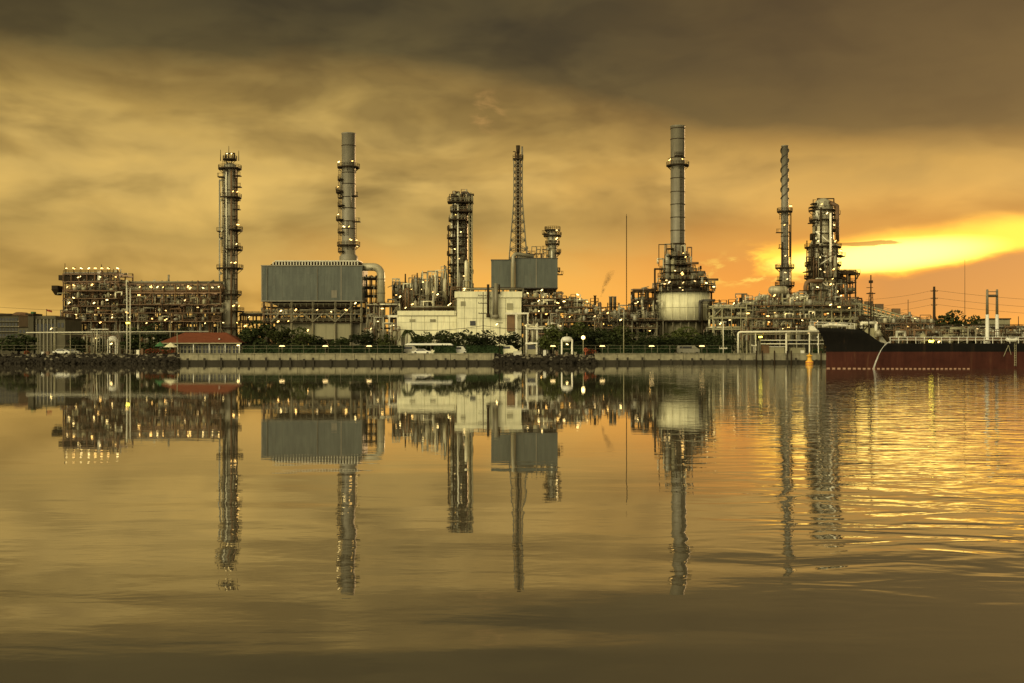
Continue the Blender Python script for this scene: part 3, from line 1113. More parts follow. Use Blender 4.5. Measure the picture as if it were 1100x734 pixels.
# --- big furnace with the box casing
Y0 = YM - 4
f1 = thing('furnace_heater', 'wide grey box furnace on steel legs, largest grey box on the left half', 'furnace', (X(335, YM), YM + 4, G))
x0, x1 = X(281, Y0), X(389.5, Y0)
z0, z1 = Z(323, Y0), Z(286, Y0)
b = MB().box(x0, x1, Y0, Y0 + 15, z0, z1)
xr = x0
while xr < x1:
    b.box(xr - .05, xr + .05, Y0 - .035, Y0 - .002, z0 + .05, z1 - .05)
    xr += 1.25
b.build('casing', M['clad'], f1)
b = MB()
b.box(x0 - .25, x1 + .25, Y0 - .25, Y0 + 15.2, z1 + .002, z1 + .35)
b.box(x0 - .2, x1 + .2, Y0 - .2, Y0 + 15.1, z0 - .35, z0 - .002)
b.box(X(366, Y0), X(367, Y0), Y0 - .12, Y0 - .04, z0, z1)
b.box(x0 - .12, x0 + .3, Y0 - .12, Y0 - .04, z0, z1)
b.build('casing_trim', M['stack'], f1)
b = MB()
b.frus((X(288, Y0), X(388, Y0), Y0 + 2, Y0 + 13), (X(294, Y0), X(386, Y0), Y0 + 3, Y0 + 12), z1 + .36, Z(280.5, Y0))
tr = b.build('roof_duct', M['dark'], f1)
b = MB()
b.box(X(293, Y0), X(385, Y0), Y0 + 3, Y0 + 12, Z(280.4, Y0), Z(279.2, Y0))
xx = X(292, Y0)
while xx < X(386, Y0):
    b.box(xx, xx + .35, Y0 + 1.4, Y0 + 1.95, z1 + .4, Z(281, Y0))
    xx += 1.05
b.build('roof_rail', M['pale'], f1)
b = MB().frus((X(297, Y0), X(372, Y0), Y0 + 3, Y0 + 12), (x0 + 2, x1 - 2, Y0 + 1, Y0 + 14), Z(329, Y0), z0 - .36)
b.build('hopper', M['dark'], f1)
for u in (283, 291, 313, 336, 360, 377, 388):
    for yy in (Y0 + .6, Y0 + 14):
        MB().bar((X(u, Y0), yy, G - .1), (X(u, Y0), yy, z0 - .3), .62).build('leg', M['mid' if u > 300 else 'brown'], f1)
for v, mm in ((329.5, 'dark'), (337, 'mid'), (346, 'dark')):
    b = MB().box(x0 + .3, x1 - .3, Y0 + .2, Y0 + .5, Z(v, Y0) - .3, Z(v, Y0))
    b.box(x0 + .3, x1 - .3, Y0 + 13.6, Y0 + 14.2, Z(v, Y0) - .3, Z(v, Y0))
    b.box(x0 + .3, x1 - .3, Y0 + .55, Y0 + 13.5, Z(v, Y0) - .12, Z(v, Y0) - .05)
    p = b.build('walkway', M[mm], f1)
    r_ = MB()
    railing_line(r_, [(x0, Y0 + .1, Z(v, Y0)), (x1, Y0 + .1, Z(v, Y0))], 1.1, 2, .1)
    r_.build('railing', M['mid'], p)
for a, c, va, vc in ((313, 324, 346, 337), (336, 325, 346, 337), (336, 347, 346, 337), (360, 349, 346, 337), (360, 377, 346, 330), (291, 300, 346, 337)):
    MB().bar((X(a, Y0), Y0 + .3, Z(va, Y0)), (X(c, Y0), Y0 + .3, Z(vc, Y0)), .4).build('brace', M['mid'], f1)
b = MB().box(X(337, Y0), X(376, Y0), Y0 + 1, Y0 + 12, Z(364.5, Y0), Z(347, Y0))
for u in (349, 361.5):
    b.box(X(u, Y0), X(u, Y0) + .2, Y0 + .9, Y0 + .99, Z(364, Y0), Z(347.5, Y0))
b.build('burner_panel', M['tan'], f1)
MB().box(X(294, Y0), X(335, Y0), Y0 + 3, Y0 + 12, Z(360, Y0), Z(346.5, Y0)).build('burner_panel', M['tan'], f1)
MB().box(X(377, Y0), X(396, Y0), Y0 + 3, Y0 + 12, Z(372, Y0), Z(347, Y0)).build('burner_panel', M['mid'], f1)
for k in range(18):
    u = rn.uniform(292, 384)
    v0, v1 = rn.uniform(330, 334), rn.uniform(336, 345)
    MB().path([(X(u, Y0), Y0 + 2, Z(v1, Y0)), (X(u, Y0), Y0 + 2, Z(v0, Y0)), (X(u + rn.uniform(-8, 8), Y0), Y0 + 2, Z(v0, Y0))], rn.uniform(.15, .35), 7).build('burner_pipe', M[rn.choice(('brown', 'pipe', 'dark', 'grey'))], f1)
for u, v in ((302, 334), (318, 333), (341, 333), (356, 335), (310, 345), (331, 355), (382, 326), (372, 333), (299, 345.5)):
    lamp(f1, X(u, Y0), Y0 - .5, Z(v, Y0))

# big bent flue duct
fd = thing('flue_duct', 'thick grey duct bending down in an arch right of the big furnace', 'duct', (X(409, YM), YM, G))
k = YM / F
pts = [(X(389.5, YM), YM, Z(287, YM)), (X(401, YM), YM, Z(287, YM))]
for a in range(0, 91, 15):
    pts.append((X(401, YM) + 8.3 * k * math.sin(R(a)), YM, Z(295.3, YM) + 8.3 * k * math.cos(R(a))))
pts.append((X(409.3, YM), YM, Z(352, YM)))
MB().smooth_path(pts, 4.2 * k, 18).build('duct', M['shell'], fd)
for u, v in ((409.3, 300), (409.3, 315), (409.3, 328)):
    MB().lathe(X(u, YM), YM, [(4.2 * k + .01, Z(v, YM) - .15), (4.6 * k, Z(v, YM) - .15), (4.6 * k, Z(v, YM) + .15), (4.2 * k + .01, Z(v, YM) + .15)], 18).build('flange_ring', M['stack'], fd)
for u in (405, 413.5):
    MB().bar((X(u, YM), YM, G), (X(u, YM), YM, Z(350, YM)), .5).build('leg', M['mid'], fd)
rack('service_structure', 'small dark steel landing between the big furnace and its bent duct', 'steel frame', 391, 404, YM + 3, 5, (299, 309, 318), 2, (1, 2), 31, (0, 1), rails=(1, 2), risers=3)
rack('service_structure', 'dark pipe structure standing under the bent duct', 'steel frame', 394, 427, YM - 14, 8, (328, 341, 356), 4, (2, 3), 32, (1, 1), rails=(0,), risers=9, post='mid', drums=((3, 2),))

# --- left process block
rk = rack('air_cooler_block', 'tall dark process block with a row of floodlights along its roof, far left', 'process unit', 68, 127, YM - 6, 16, (294, 302, 312, 322, 334, 346, 360), 7, (3, 5), 41, (3, 5),
    rails=(0, 2, 4), drums=((1, 3), (2, 5), (3, 4), (4, 5), (5, 4), (6, 5)), risers=18, post='brown', deck='brown')
for u in (71, 79, 87, 95, 102, 109, 116, 126):
    b = MB().bar((X(u, YM - 6), YM - 6, Z(294, YM - 6)), (X(u, YM - 6), YM - 6, Z(288, YM - 6)), .16)
    b.build('lamp_post', M['dark'], rk)
    lamp(rk, X(u + 1, YM - 6), YM - 6.6, Z(288.4, YM - 6))
MB().box(X(69, YM), X(110, YM), YM - 5.4, YM + 8, Z(301, YM - 6), Z(295.5, YM - 6)).build('cooler_panel', M['dark'], rk)
MB().box(X(110.4, YM), X(113, YM), YM - 5.4, YM - 3, Z(301, YM - 6), Z(291, YM - 6)).build('cooler_panel', M['pale'], rk)
for u in (108, 117, 121, 125):
    MB().tube((X(u, YM - 6), YM - 5, Z(294, YM - 6)), (X(u, YM - 6), YM - 5, Z(284 if u == 108 else 289, YM - 6)), .12, 6).build('vent_pipe', M['dark'], rk)
b = MB().frus((X(66, YM), X(69.5, YM), YM - 6, YM - 3), (X(63, YM), X(70, YM), YM - 7, YM - 2), Z(318, YM), Z(312, YM))
b.box(X(63.5, YM), X(70, YM), YM - 7, YM - 2, Z(311.9, YM), Z(308, YM))
b.build('side_landing', M['dark'], rk)
equipment(rk, 70, 125, YM - 7, 3, 322, 360, 43, 26, 6, ('brown', 'pipe', 'dark', 'grey'))
equipment(rk, 70, 125, YM - 7, 3, 346, 378, 44, 18, 4, ('brown', 'pipe', 'dark', 'grey'))

# --- long pipe rack
rk = rack('pipe_rack', 'long three deck pipe rack between the floodlit block and the leftmost tall column', 'pipe rack', 127, 237, YM - 4, 12, (304.5, 314, 327, 343), 9, (4, 6), 51, (4, 6),
    rails=(2,), drums=((1, 6), (2, 8), (3, 6), (4, 5)), risers=22, post='brown', deck='brown')
for u in (151, 163, 176, 192, 205, 219, 229, 236):
    lamp(rk, X(u, YM - 4), YM - 5, Z(309 + rn.uniform(-.6, .8), YM - 4))
k = YM / F
for i in range(5):
    xa, xb = X(140 + i * 20, YM), X(156 + i * 20, YM)
    b = MB().tube((xa, YM - 1, Z(310.5, YM)), (xb, YM - 1, Z(310.5, YM)), .9, 12)
    b.ball((xa, YM - 1, Z(310.5, YM)), .9, 10, 6)
    b.ball((xb, YM - 1, Z(310.5, YM)), .9, 10, 6)
    b.build('drum', M['shell'], rk)
equipment(rk, 130, 236, YM - 5, 4, 330, 362, 52, 40, 10, ('brown', 'brown', 'pipe', 'dark', 'grey'))
equipment(rk, 130, 236, YM - 5, 4, 345, 378, 53, 30, 7, ('brown', 'brown', 'pipe', 'dark', 'grey'))
rack('pipe_rack', 'short low pipe rack between the leftmost tall column and the big furnace', 'pipe rack', 258, 284, YM, 8, (338, 346, 358), 3, (2, 4), 54, (1, 2), rails=(0,), risers=5)

# --- middle process unit and its column
rk = rack('reactor_unit', 'crowded process unit with small vessels stepping up behind the cream building', 'process unit', 422, 498, YM + 8, 14, (308, 317, 328, 338), 7, (2, 4), 61, (2, 3),
    rails=(0, 1, 2), drums=((1, 4), (2, 5), (3, 5)), risers=16, tops=False)
# the left half is lower: extra vents on top step upward
equipment(rk, 424, 440, YM + 4, 8, 298, 320, 62, 24, 1)
equipment(rk, 440, 470, YM + 4, 8, 289, 318, 63, 40, 2)
equipment(rk, 466, 500, YM + 4, 8, 282, 318, 64, 44, 2)
equipment(rk, 424, 500, YM + 2, 3, 308, 334, 65, 50, 3)
for u, va, vb, r in ((436, 312, 334, 3.2), (443, 314, 334, 2.6), (459, 303, 334, 4), (467.5, 308, 334, 3), (478, 300, 334, 2.6)):
    kk = (YM + 7) / F
    MB().lathe(X(u, YM + 7), YM + 6, [(r * kk, Z(vb, YM)), (r * kk, Z(va, YM)), (r * kk * .6, Z(va - 1.6, YM)), (.2, Z(va - 2.2, YM))], 16).build('vessel', M['shell'], rk)
for v, x_ in ((292.5, 433), (291.5, 446), (283, 476)):
    MB().tube((X(x_, YM), YM + 9, Z(310, YM)), (X(x_, YM), YM + 9, Z(v, YM)), .35, 8, .25).build('vent_pipe', M['dark'], rk)

th, cx, rad = column('fractionator_column', 'caged column with stacked landings on its left side behind the cream building', 'tower', 495.5, YM + 10,
    [(6.8, 380), (6.8, 222), (6, 219.5), (3, 217.5), (.5, 217)],
    [(214.5, 0, 360, 1.8, ()), (225, 0, 360, 1.6, (-130,)), (237, 110, 300, 2.4, (-120,)), (246.5, 110, 290, 2.9, ()), (255.5, 100, 300, 3.0, (-90,)), (264.5, 110, 300, 2.4, ()),
     (273.5, 110, 290, 3.0, (-120,)), (284, 100, 300, 2.8, (-100,)), (293, 0, 360, 2.2, ())], 'shell', bands=(231, 242, 252, 260, 269, 279))
kk = YM / F
MB().smooth_path([(cx + 10 * kk, YM + 8, G), (cx + 10 * kk, YM + 8, Z(212, YM)), (cx + 9 * kk, YM + 8, Z(206, YM)), (cx + 6 * kk, YM + 8, Z(203.5, YM)), (cx + 2 * kk, YM + 8, Z(204, YM)), (cx, YM + 8, Z(208, YM)), (cx, YM + 8, Z(216, YM))], 1.7 * kk, 10).build('overhead_pipe', M['stackdark'], th)
MB().lathe(cx - 9.5 * kk, YM + 11, [(2.6 * kk, G), (2.6 * kk, Z(228, YM)), (1.6 * kk, Z(225.5, YM)), (.2, Z(225, YM))], 14).build('side_vessel', M['pipe'], th)
MB().lathe(cx + 6.2 * kk, YM + 5, [(2.2 * kk, Z(312, YM)), (2.2 * kk, Z(281, YM)), (1.2 * kk, Z(279, YM)), (.2, Z(278.6, YM))], 12).build('side_vessel', M['pipe'], th)
for s_ in (9.2, 12.6):
    MB().bar((cx + s_ * kk, YM + 4.5, G), (cx + s_ * kk, YM + 4.5, Z(209, YM)), .3).build('frame_post', M['tan'], th)
b = MB()
for zz in range(216, 306, 9):
    b.bar((cx + 9.2 * kk, YM + 4.5, Z(zz, YM)), (cx + 12.6 * kk, YM + 4.5, Z(zz, YM)), .2)
    b.bar((cx + 9.2 * kk, YM + 4.5, Z(zz, YM)), (cx + 12.6 * kk, YM + 4.5, Z(zz + 9, YM)), .14)
b.build('cage_bracing', M['tan'], th)
MB().path([(cx + 6 * kk, YM + 6, G), (cx + 6 * kk, YM + 6, Z(226, YM))], 1.2 * kk, 8).build('side_pipe', M['dark'], th)
MB().path([(cx - 3 * kk, YM + 5, Z(310, YM)), (cx - 3 * kk, YM + 5, Z(218, YM)), (cx - 9 * kk, YM + 5, Z(218, YM))], .3, 8).build('side_pipe', M['pale'], th)
MB().path([(cx - 8 * kk, YM + 5, Z(250, YM)), (cx - 8 * kk, YM + 5, Z(209, YM)), (cx - 3 * kk, YM + 5, Z(209, YM)), (cx - 3 * kk, YM + 5, Z(214, YM))], .35, 8).build('side_pipe', M['dark'], th)
for s_ in (-13.5, -8.5, 10.5):
    b = MB().bar((cx + s_ * kk, YM + 6, G), (cx + s_ * kk, YM + 6, Z(226 if s_ > -9 else 240, YM)), .3)
    b.build('frame_post', M['dark'], th)
b = MB()
zz = 300
while zz > 226:
    b.bar((cx - 8.5 * kk, YM + 5.9, Z(zz, YM)), (cx + 1 * kk, YM + 5.9, Z(zz - 9, YM)), .16)
    zz -= 9
b.build('stair', M['dark'], th)
equipment(th, 488, 503, YM + 8, 4, 203, 214.5, 66, 9, 0, ('dark', 'mid', 'brown'), None, 1.0)

# --- cream building
YB = YM - 16
cb = thing('cream_building', 'pale cream windowless building of two heights behind a row of trees', 'building', (X(493, YB), YB + 8, G))
b = MB().box(X(428, YB), X(490.5, YB), YB, YB + 18, G - .1, Z(339, YB))
b.build('low_wall', M['cream'], cb)
MB().box(X(427, YB), X(491, YB) - .3, YB - .4, YB + 18.3, Z(338.9, YB), Z(334, YB)).build('low_parapet', M['cream'], cb)
MB().box(X(491, YB), X(560, YB), YB - 1, YB + 20, G - .1, Z(320, YB)).build('tall_wall', M['cream'], cb)
MB().box(X(488.5, YB), X(561, YB), YB - 1.5, YB + 20.4, Z(319.9, YB), Z(313.5, YB)).build('tall_parapet', M['cream'], cb)
b = MB()
for v in (346, 354.5):
    b.box(X(428, YB), X(490, YB), YB - .06, YB - .004, Z(v, YB) - .1, Z(v, YB))
for u in (442, 456, 470, 483):
    b.box(X(u, YB) - .06, X(u, YB) + .06, YB - .06, YB - .004, G, Z(339, YB))
b.box(X(428, YB), X(490.4, YB), YB - .3, YB - .07, Z(339.6, YB), Z(338.95, YB))
for v in (331, 342, 353):
    b.box(X(492, YB), X(560, YB), YB - 1.06, YB - 1.004, Z(v, YB) - .1, Z(v, YB))
for u in (499, 512, 527, 543):
    b.box(X(u, YB) - .06, X(u, YB) + .06, YB - 1.06, YB - 1.004, G, Z(320, YB))
b.build('panel_joint', M['tan'], cb)
# recessed loading bay on the right corner, with portal
MB().box(X(544.5, YB), X(553, YB), YB - 1.5, YB - 1.02, Z(356, YB), Z(338.5, YB)).build('bay_opening', M['brown'], cb)
b = MB().box(X(543, YB), X(568, YB), YB - 3.2, YB - 2.2, Z(338, YB), Z(336.2, YB))
b.box(X(553.5, YB), X(555.5, YB), YB - 3.2, YB - 2.2, G, Z(338.05, YB))
b.box(X(566, YB), X(567.5, YB), YB - 3.2, YB - 2.2, G, Z(338.05, YB))
b.build('portal_frame', M['pale'], cb)
# pipes on the facade
for u, v0, v1, r, mm in ((524.5, 340, 306, .45, 'dark'), (530, 341, 311, .3, 'stack'), (533, 341, 305, .7, 'mid'), (536.4, 316, 306, .3, 'dark')):
    b = MB().tube((X(u, YB), YB - 2.2, Z(v0, YB)), (X(u, YB), YB - 2.2, Z(v1, YB)), r, 10)
    if v0 > 330:
        b.tube((X(u, YB), YB - 2.2, Z(v0 + 1.4, YB)), (X(u, YB), YB - 2.2, Z(v0 - 2.5, YB)), r * 1.5, 10)
    b.build('facade_pipe', M[mm], cb)
b = MB()
railing_line(b, [(X(490, YB), YB + 4, Z(313.5, YB)), (X(560, YB), YB + 4, Z(313.5, YB))], 1.6, 2.4, .13)
b.build('roof_railing', M['dark'], cb)
MB().path([(X(505, YB), YB + 3, Z(310, YB)), (X(562, YB), YB + 3, Z(310, YB)), (X(562, YB), YB + 3, Z(330, YB))], .35, 8).build('roof_pipe', M['mid'], cb)
MB().path([(X(430, YB), YB + 3, Z(331.5, YB)), (X(488, YB), YB + 3, Z(331.5, YB))], .4, 8).build('roof_pipe', M['dark'], cb)
MB().path([(X(440, YB), YB + 5, Z(329, YB)), (X(489, YB), YB + 5, Z(329, YB))], .3, 8).build('roof_pipe', M['mid'], cb)
lamp(cb, X(499, YB), YB - 1.9, Z(312, YB))
for u, v in ((423.5, 349.5), (436, 331), (484, 326.5), (482, 328)):
    lamp(cb, X(u, YB), YB - 1, Z(v, YB), LAMPS)
MB().box(X(416, YB), X(427, YB), YB + 1, YB + 1.6, Z(341, YB), Z(338.5, YB)).build('side_beam', M['pale'], cb)
for u in (417, 426):
    MB().box(X(u, YB), X(u, YB) + .5, YB + 1, YB + 1.6, G, Z(341.05, YB)).build('side_post', M['pale'], cb)

# --- second furnace with twin box casings
Y2 = YM + 2
f2 = thing('furnace_heater', 'dark grey twin box furnace under the lattice flare tower, mid picture', 'furnace', (X(563, Y2), Y2 + 5, G))
def casing(u0, u1, va, vb, y0_, y1_):
    b = MB().box(X(u0, Y2), X(u1, Y2), y0_, y1_, Z(vb, Y2), Z(va, Y2))
    xr = X(u0, Y2) + .6
    while xr < X(u1, Y2):
        b.box(xr - .05, xr + .05, y0_ - .035, y0_ - .002, Z(vb, Y2) + .05, Z(va, Y2) - .05)
        xr += 1.25
    b.build('casing', M['clad'], f2)
    b = MB().box(X(u0, Y2) - .15, X(u1, Y2) + .15, y0_ - .15, y1_ + .1, Z(va, Y2) + .003, Z(va, Y2) + .3)
    b.box(X(u0, Y2) - .12, X(u1, Y2) + .12, y0_ - .12, y1_ + .1, Z(vb, Y2) - .3, Z(vb, Y2) - .003)
    b.build('casing_trim', M['stackdark'], f2)
casing(527.5, 549, 279, 308, Y2 + 3, Y2 + 14)
casing(553.5, 599, 278, 309, Y2, Y2 + 13)
MB().box(X(575.6, Y2), X(576.5, Y2), Y2 - .12, Y2 - .04, Z(309, Y2), Z(278, Y2)).build('casing_seam', M['stack'], f2)
MB().smooth_path([(X(573, Y2), Y2 + 2, Z(275, Y2)), (X(558, Y2), Y2 + 1, Z(273.2, Y2)), (X(553.5, Y2), Y2 - .9, Z(273.5, Y2)), (X(551.4, Y2), Y2 - 1.2, Z(276, Y2)), (X(551.2, Y2), Y2 - 1.2, Z(284, Y2)), (X(551.2, Y2), Y2 - 1.2, Z(318, Y2))], 2.1 * Y2 / F, 12).build('flue_duct', M['shell'], f2)
MB().frus((X(562, Y2), X(594, Y2), Y2 + 3, Y2 + 10), (X(556, Y2), X(597, Y2), Y2 + 1, Y2 + 12), Z(315, Y2), Z(309.6, Y2)).build('hopper', M['dark'], f2)
MB().box(X(556, Y2), X(574, Y2), Y2 + 4, Y2 + 10, Z(277, Y2), Z(274, Y2)).build('roof_duct', M['mid'], f2)
for u in (529, 540, 548, 556, 570, 584, 597):
    MB().bar((X(u, Y2), Y2 + 4, G), (X(u, Y2), Y2 + 4, Z(308.5, Y2)), .6).build('leg', M['mid'], f2)
    MB().bar((X(u, Y2), Y2 + 12, G), (X(u, Y2), Y2 + 12, Z(308.5, Y2)), .6).build('leg', M['mid'], f2)
equipment(f2, 560, 598, Y2 - 2, 3, 311, 328, 71, 20, 5)
for u, v in ((582, 312), (590, 320), (566, 318)):
    lamp(f2, X(u, Y2), Y2 - 1, Z(v, Y2))
equipment(f2, 565, 586, Y2 + 5, 5, 264, 277, 72, 9, 0, ('dark', 'brown', 'mid'))

# lattice flare tower
lt = thing('flare_tower', 'slender steel lattice flare tower with a dark pipe up its centre', 'tower', (X(556.5, YM), YM + 10, Z(278, YM)))
YL = YM + 10
k = YL / F
cx = X(556.5, YL)
def lw(v):      # half width in metres at row v
    return k * (4.6 if v < 215 else 4.6 + (v - 215) / 58 * 4.6)
rows_ = [278, 268, 258, 248, 238, 229, 221, 213, 206, 199, 192, 185, 178, 171]
for sx in (-1, 1):
    for sy in (-1, 1):
        b = MB()
        for a, c in zip(rows_, rows_[1:]):
            b.bar((cx + sx * lw(a), YL + sy * lw(a), Z(a, YL)), (cx + sx * lw(c), YL + sy * lw(c), Z(c, YL)), .27)
        b.build('leg', M['stack'], lt)
b = MB()
for i, (a, c) in enumerate(zip(rows_, rows_[1:])):
    wa, wc = lw(a), lw(c)
    for sy in (-1, 1):
        b.bar((cx - wa, YL + sy * wa, Z(a, YL)), (cx + wa, YL + sy * wa, Z(a, YL)), .2)
        b.bar((cx - sy * wa, YL - wa, Z(a, YL)), (cx - sy * wa, YL + wa, Z(a, YL)), .2)
        b.bar((cx - wa, YL + sy * wa, Z(a, YL)), (cx + wc, YL + sy * wc, Z(c, YL)), .16)
        b.bar((cx + wa, YL + sy * wa, Z(a, YL)), (cx - wc, YL + sy * wc, Z(c, YL)), .16)
        b.bar((cx + sy * wa, YL - wa, Z(a, YL)), (cx + sy * wc, YL + wc, Z(c, YL)), .16)
b.build('bracing', M['stack'], lt)
b = MB().tube((cx, YL, Z(278, YL)), (cx, YL, Z(160, YL)), 1.5 * k, 10)
b.tube((cx, YL, Z(165, YL)), (cx, YL, Z(156.5, YL)), 1.9 * k, 10, 2.3 * k)
b.build('flare_pipe', M['dark'], lt)
b = MB().tube((cx + 2.6 * k, YL, Z(278, YL)), (cx + 2.6 * k, YL, Z(166, YL)), .28, 8)
b.tube((cx - 2.4 * k, YL, Z(278, YL)), (cx - 2.4 * k, YL, Z(164, YL)), .18, 8)
b.build('side_pipe', M['brown'], lt)
b = MB().box(cx - 5.6 * k, cx + 5.6 * k, YL - 5.6 * k, YL + 5.6 * k, Z(172, YL), Z(171, YL))
p = b.build('platform', M['dark'], lt)
b = MB()
railing_line(b, [(cx - 5.5 * k, YL - 5.5 * k, Z(171, YL)), (cx + 5.5 * k, YL - 5.5 * k, Z(171, YL)), (cx + 5.5 * k, YL + 5.5 * k, Z(171, YL)), (cx - 5.5 * k, YL + 5.5 * k, Z(171, YL))], 1.2, 1.2, .1)
b.build('railing', M['dark'], p)
MB().tube((cx + 4.4 * k, YL, Z(171, YL)), (cx + 4.4 * k, YL, Z(157.5, YL)), .35, 8).build('pilot_pipe', M['stack'], lt)
MB().path([(cx - 3 * k, YL, Z(171, YL)), (cx - 3 * k, YL, Z(163, YL)), (cx - 5.5 * k, YL, Z(163, YL))], .18, 6).build('pilot_pipe', M['dark'], lt)

th, cx, rad = column('scrubber_column', 'short stout column with domed cap right of the lattice flare tower', 'tower', 593.5, YM + 9, [(4.6, 310), (4.6, 262), (5.4, 259), (5.4, 249), (3.5, 246.5), (1, 246)],
    [(262, 0, 360, 1.1, (-50,)), (253, 0, 360, 1.5, (-60,)), (272, -60, 90, 1.4, ()), (291, -60, 60, 1.3, ()), (247, 100, 360, 1.6, ())], 'shell', bands=(267, 278, 285))
lamp(th, cx + 1.6, YM + 7, Z(245.5, YM))
b = MB()
b.path([(cx - 1, YM + 9, Z(248, YM)), (cx - 1, YM + 9, Z(244, YM)), (cx - 2.4, YM + 9, Z(244, YM))], .2, 6)
b.tube((cx + .8, YM + 9, Z(247, YM)), (cx + .8, YM + 9, Z(243.5, YM)), .18, 6)
b.build('vent_pipe', M['dark'], th)

# --- pipe racks in the middle
rk = rack('pipe_rack', 'mid grey pipe rack below the twin box furnace, right of the cream building', 'pipe rack', 560, 622, YM - 14, 12, (326, 334, 345, 357), 6, (4, 6), 81, (1, 2), post='mid', deck='mid', rails=(0, 1), drums=((1, 4), (2, 4)), risers=16, pipes=('pipe', 'grey', 'mid', 'stack'))
equipment(rk, 590, 624, YM - 12, 8, 313, 327, 82, 18, 2)
rk = rack('pipe_rack', 'greenish low pipe rack under the smoking vent, centre right', 'pipe rack', 620, 706, YM - 10, 12, (337, 344, 352, 362), 8, (4, 6), 83, (1, 2), post='mid', deck='tan', rails=(0, 1), drums=((1, 3), (2, 4)), risers=16, pipes=('pipe', 'grey', 'mid', 'tan'))
equipment(rk, 622, 672, YM - 8, 8, 327, 338, 84, 22, 2)
rack('steel_frame', 'pale open pipe frame standing near the quay left of the domed white tank', 'steel frame', 566, 600, YM - 90, 5, (352, 371), 3, (1, 2), 85, (0, 1), post='pale', deck='pale', rails=(), risers=7, brace=False, pipes=('pale', 'pipe'), pr=(.1, .2), lampme=LAMPS)
# smoking vent group
sv_ = thing('vent_stack', 'dark twin barrel vent stack against the orange sky, centre right', 'vent', (X(659, YM), YM + 4, Z(338, YM)))
b = MB()
for u, r in ((657.2, 1.9), (661.4, 1.7)):
    b.lathe(X(u, YM), YM + 4, [(r * YM / F, Z(340, YM)), (r * YM / F, Z(319, YM)), (r * 1.25 * YM / F, Z(318.8, YM)), (r * 1.25 * YM / F, Z(318, YM))], 12)
b.build('barrel', M['stack'], sv_)
b = MB().box(X(653, YM), X(666, YM), YM + 2, YM + 6, Z(330, YM), Z(329, YM))
p = b.build('platform', M['dark'], sv_)
b = MB()
railing_line(b, [(X(653, YM), YM + 2, Z(329, YM)), (X(666, YM), YM + 2, Z(329, YM))], 1.2, 1.2, .1)
b.build('railing', M['dark'], p)
for u in (653.5, 665.5):
    MB().bar((X(u, YM), YM + 3, Z(338, YM)), (X(u, YM), YM + 3, Z(325, YM)), .25).build('frame_post', M['dark'], sv_)
lamp(sv_, X(659, YM), YM + 1, Z(334, YM))
sm_ = thing('vent_pipe', 'thin dark vent pipe puffing faint smoke left of the twin barrel vent', 'vent', (X(640, YM), YM + 4, Z(337, YM)))
MB().lathe(X(640, YM), YM + 4, [(.45, Z(340, YM)), (.4, Z(318, YM)), (.6, Z(317.8, YM)), (.6, Z(317, YM))], 10).build('barrel', M['dark'], sm_)
MB().lathe(X(645.5, YM), YM + 4, [(.6, Z(338, YM)), (.6, Z(326, YM)), (.3, Z(324, YM))], 10).build('drum', M['brown'], sm_)
# smoke plume
vm_ = bpy.data.materials.new('smoke')
vm_.use_nodes = True
t = NT(vm_.node_tree)
vm_.node_tree.nodes.clear()
tcn = t.n('ShaderNodeTexCoord')
nz = t.noise(tcn.outputs['Object'], .42, 4, .62)
ss = t.n('ShaderNodeSeparateXYZ')
t.put(ss.inputs[0], tcn.outputs['Object'])
sz_ = ss.outputs[2]
rad_ = t.m('DIVIDE', t.m('SQRT', t.add(t.m('POWER', t.sub(ss.outputs[0], t.add(-1.7, t.add(t.mul(sz_, .30), t.mul(t.mul(sz_, sz_), .012)))), 2.0), t.m('POWER', ss.outputs[1], 2.0))), t.add(.45, t.mul(sz_, .16)))
rad_ = t.sub(1.0, t.step(rad_, .1, 1.1))
pv = t.n('ShaderNodeVolumePrincipled')
pv.inputs['Color'].default_value = (.16, .12, .08, 1)
t.put(pv.inputs['Density'], t.mul(t.mul(t.step(nz, .34, .66), rad_), t.mul(t.step(t.m('SUBTRACT', 1.0, t.m('DIVIDE', sz_, 11.0)), -.1, .9), 1.1)))
om = t.n('ShaderNodeOutputMaterial')
t.put(om.inputs['Volume'], pv.outputs[0])
b = MB()
path_ = [(647, 318, 1.0), (648.5, 312, 2.2), (650.5, 306, 3.0), (653, 300, 3.4), (656, 294, 3.2), (659, 289, 1.6)]
i0 = 0
for u, v, r in path_:
    c = (X(u, YM), YM + 6, Z(v, YM))
    for j in range(12):
        a = 2 * math.pi * j / 12
        b.v.append((c[0] + r * .62 * math.cos(a) * 1.15, c[1] + r * .62 * math.sin(a), c[2]))
for a in range(len(path_) - 1):
    for j in range(12):
        jj = (j + 1) % 12
        b.face([a * 12 + j, a * 12 + jj, a * 12 + 12 + jj, a * 12 + 12 + j])
b.face(list(range(12))[::-1])
b.face([(len(path_) - 1) * 12 + j for j in range(12)])
tag(b.build('smoke', vm_, None, (X(652, YM), YM + 6, Z(318, YM))), 'faint brown wisp of smoke drifting up and to the right', 'smoke', None, 'stuff')

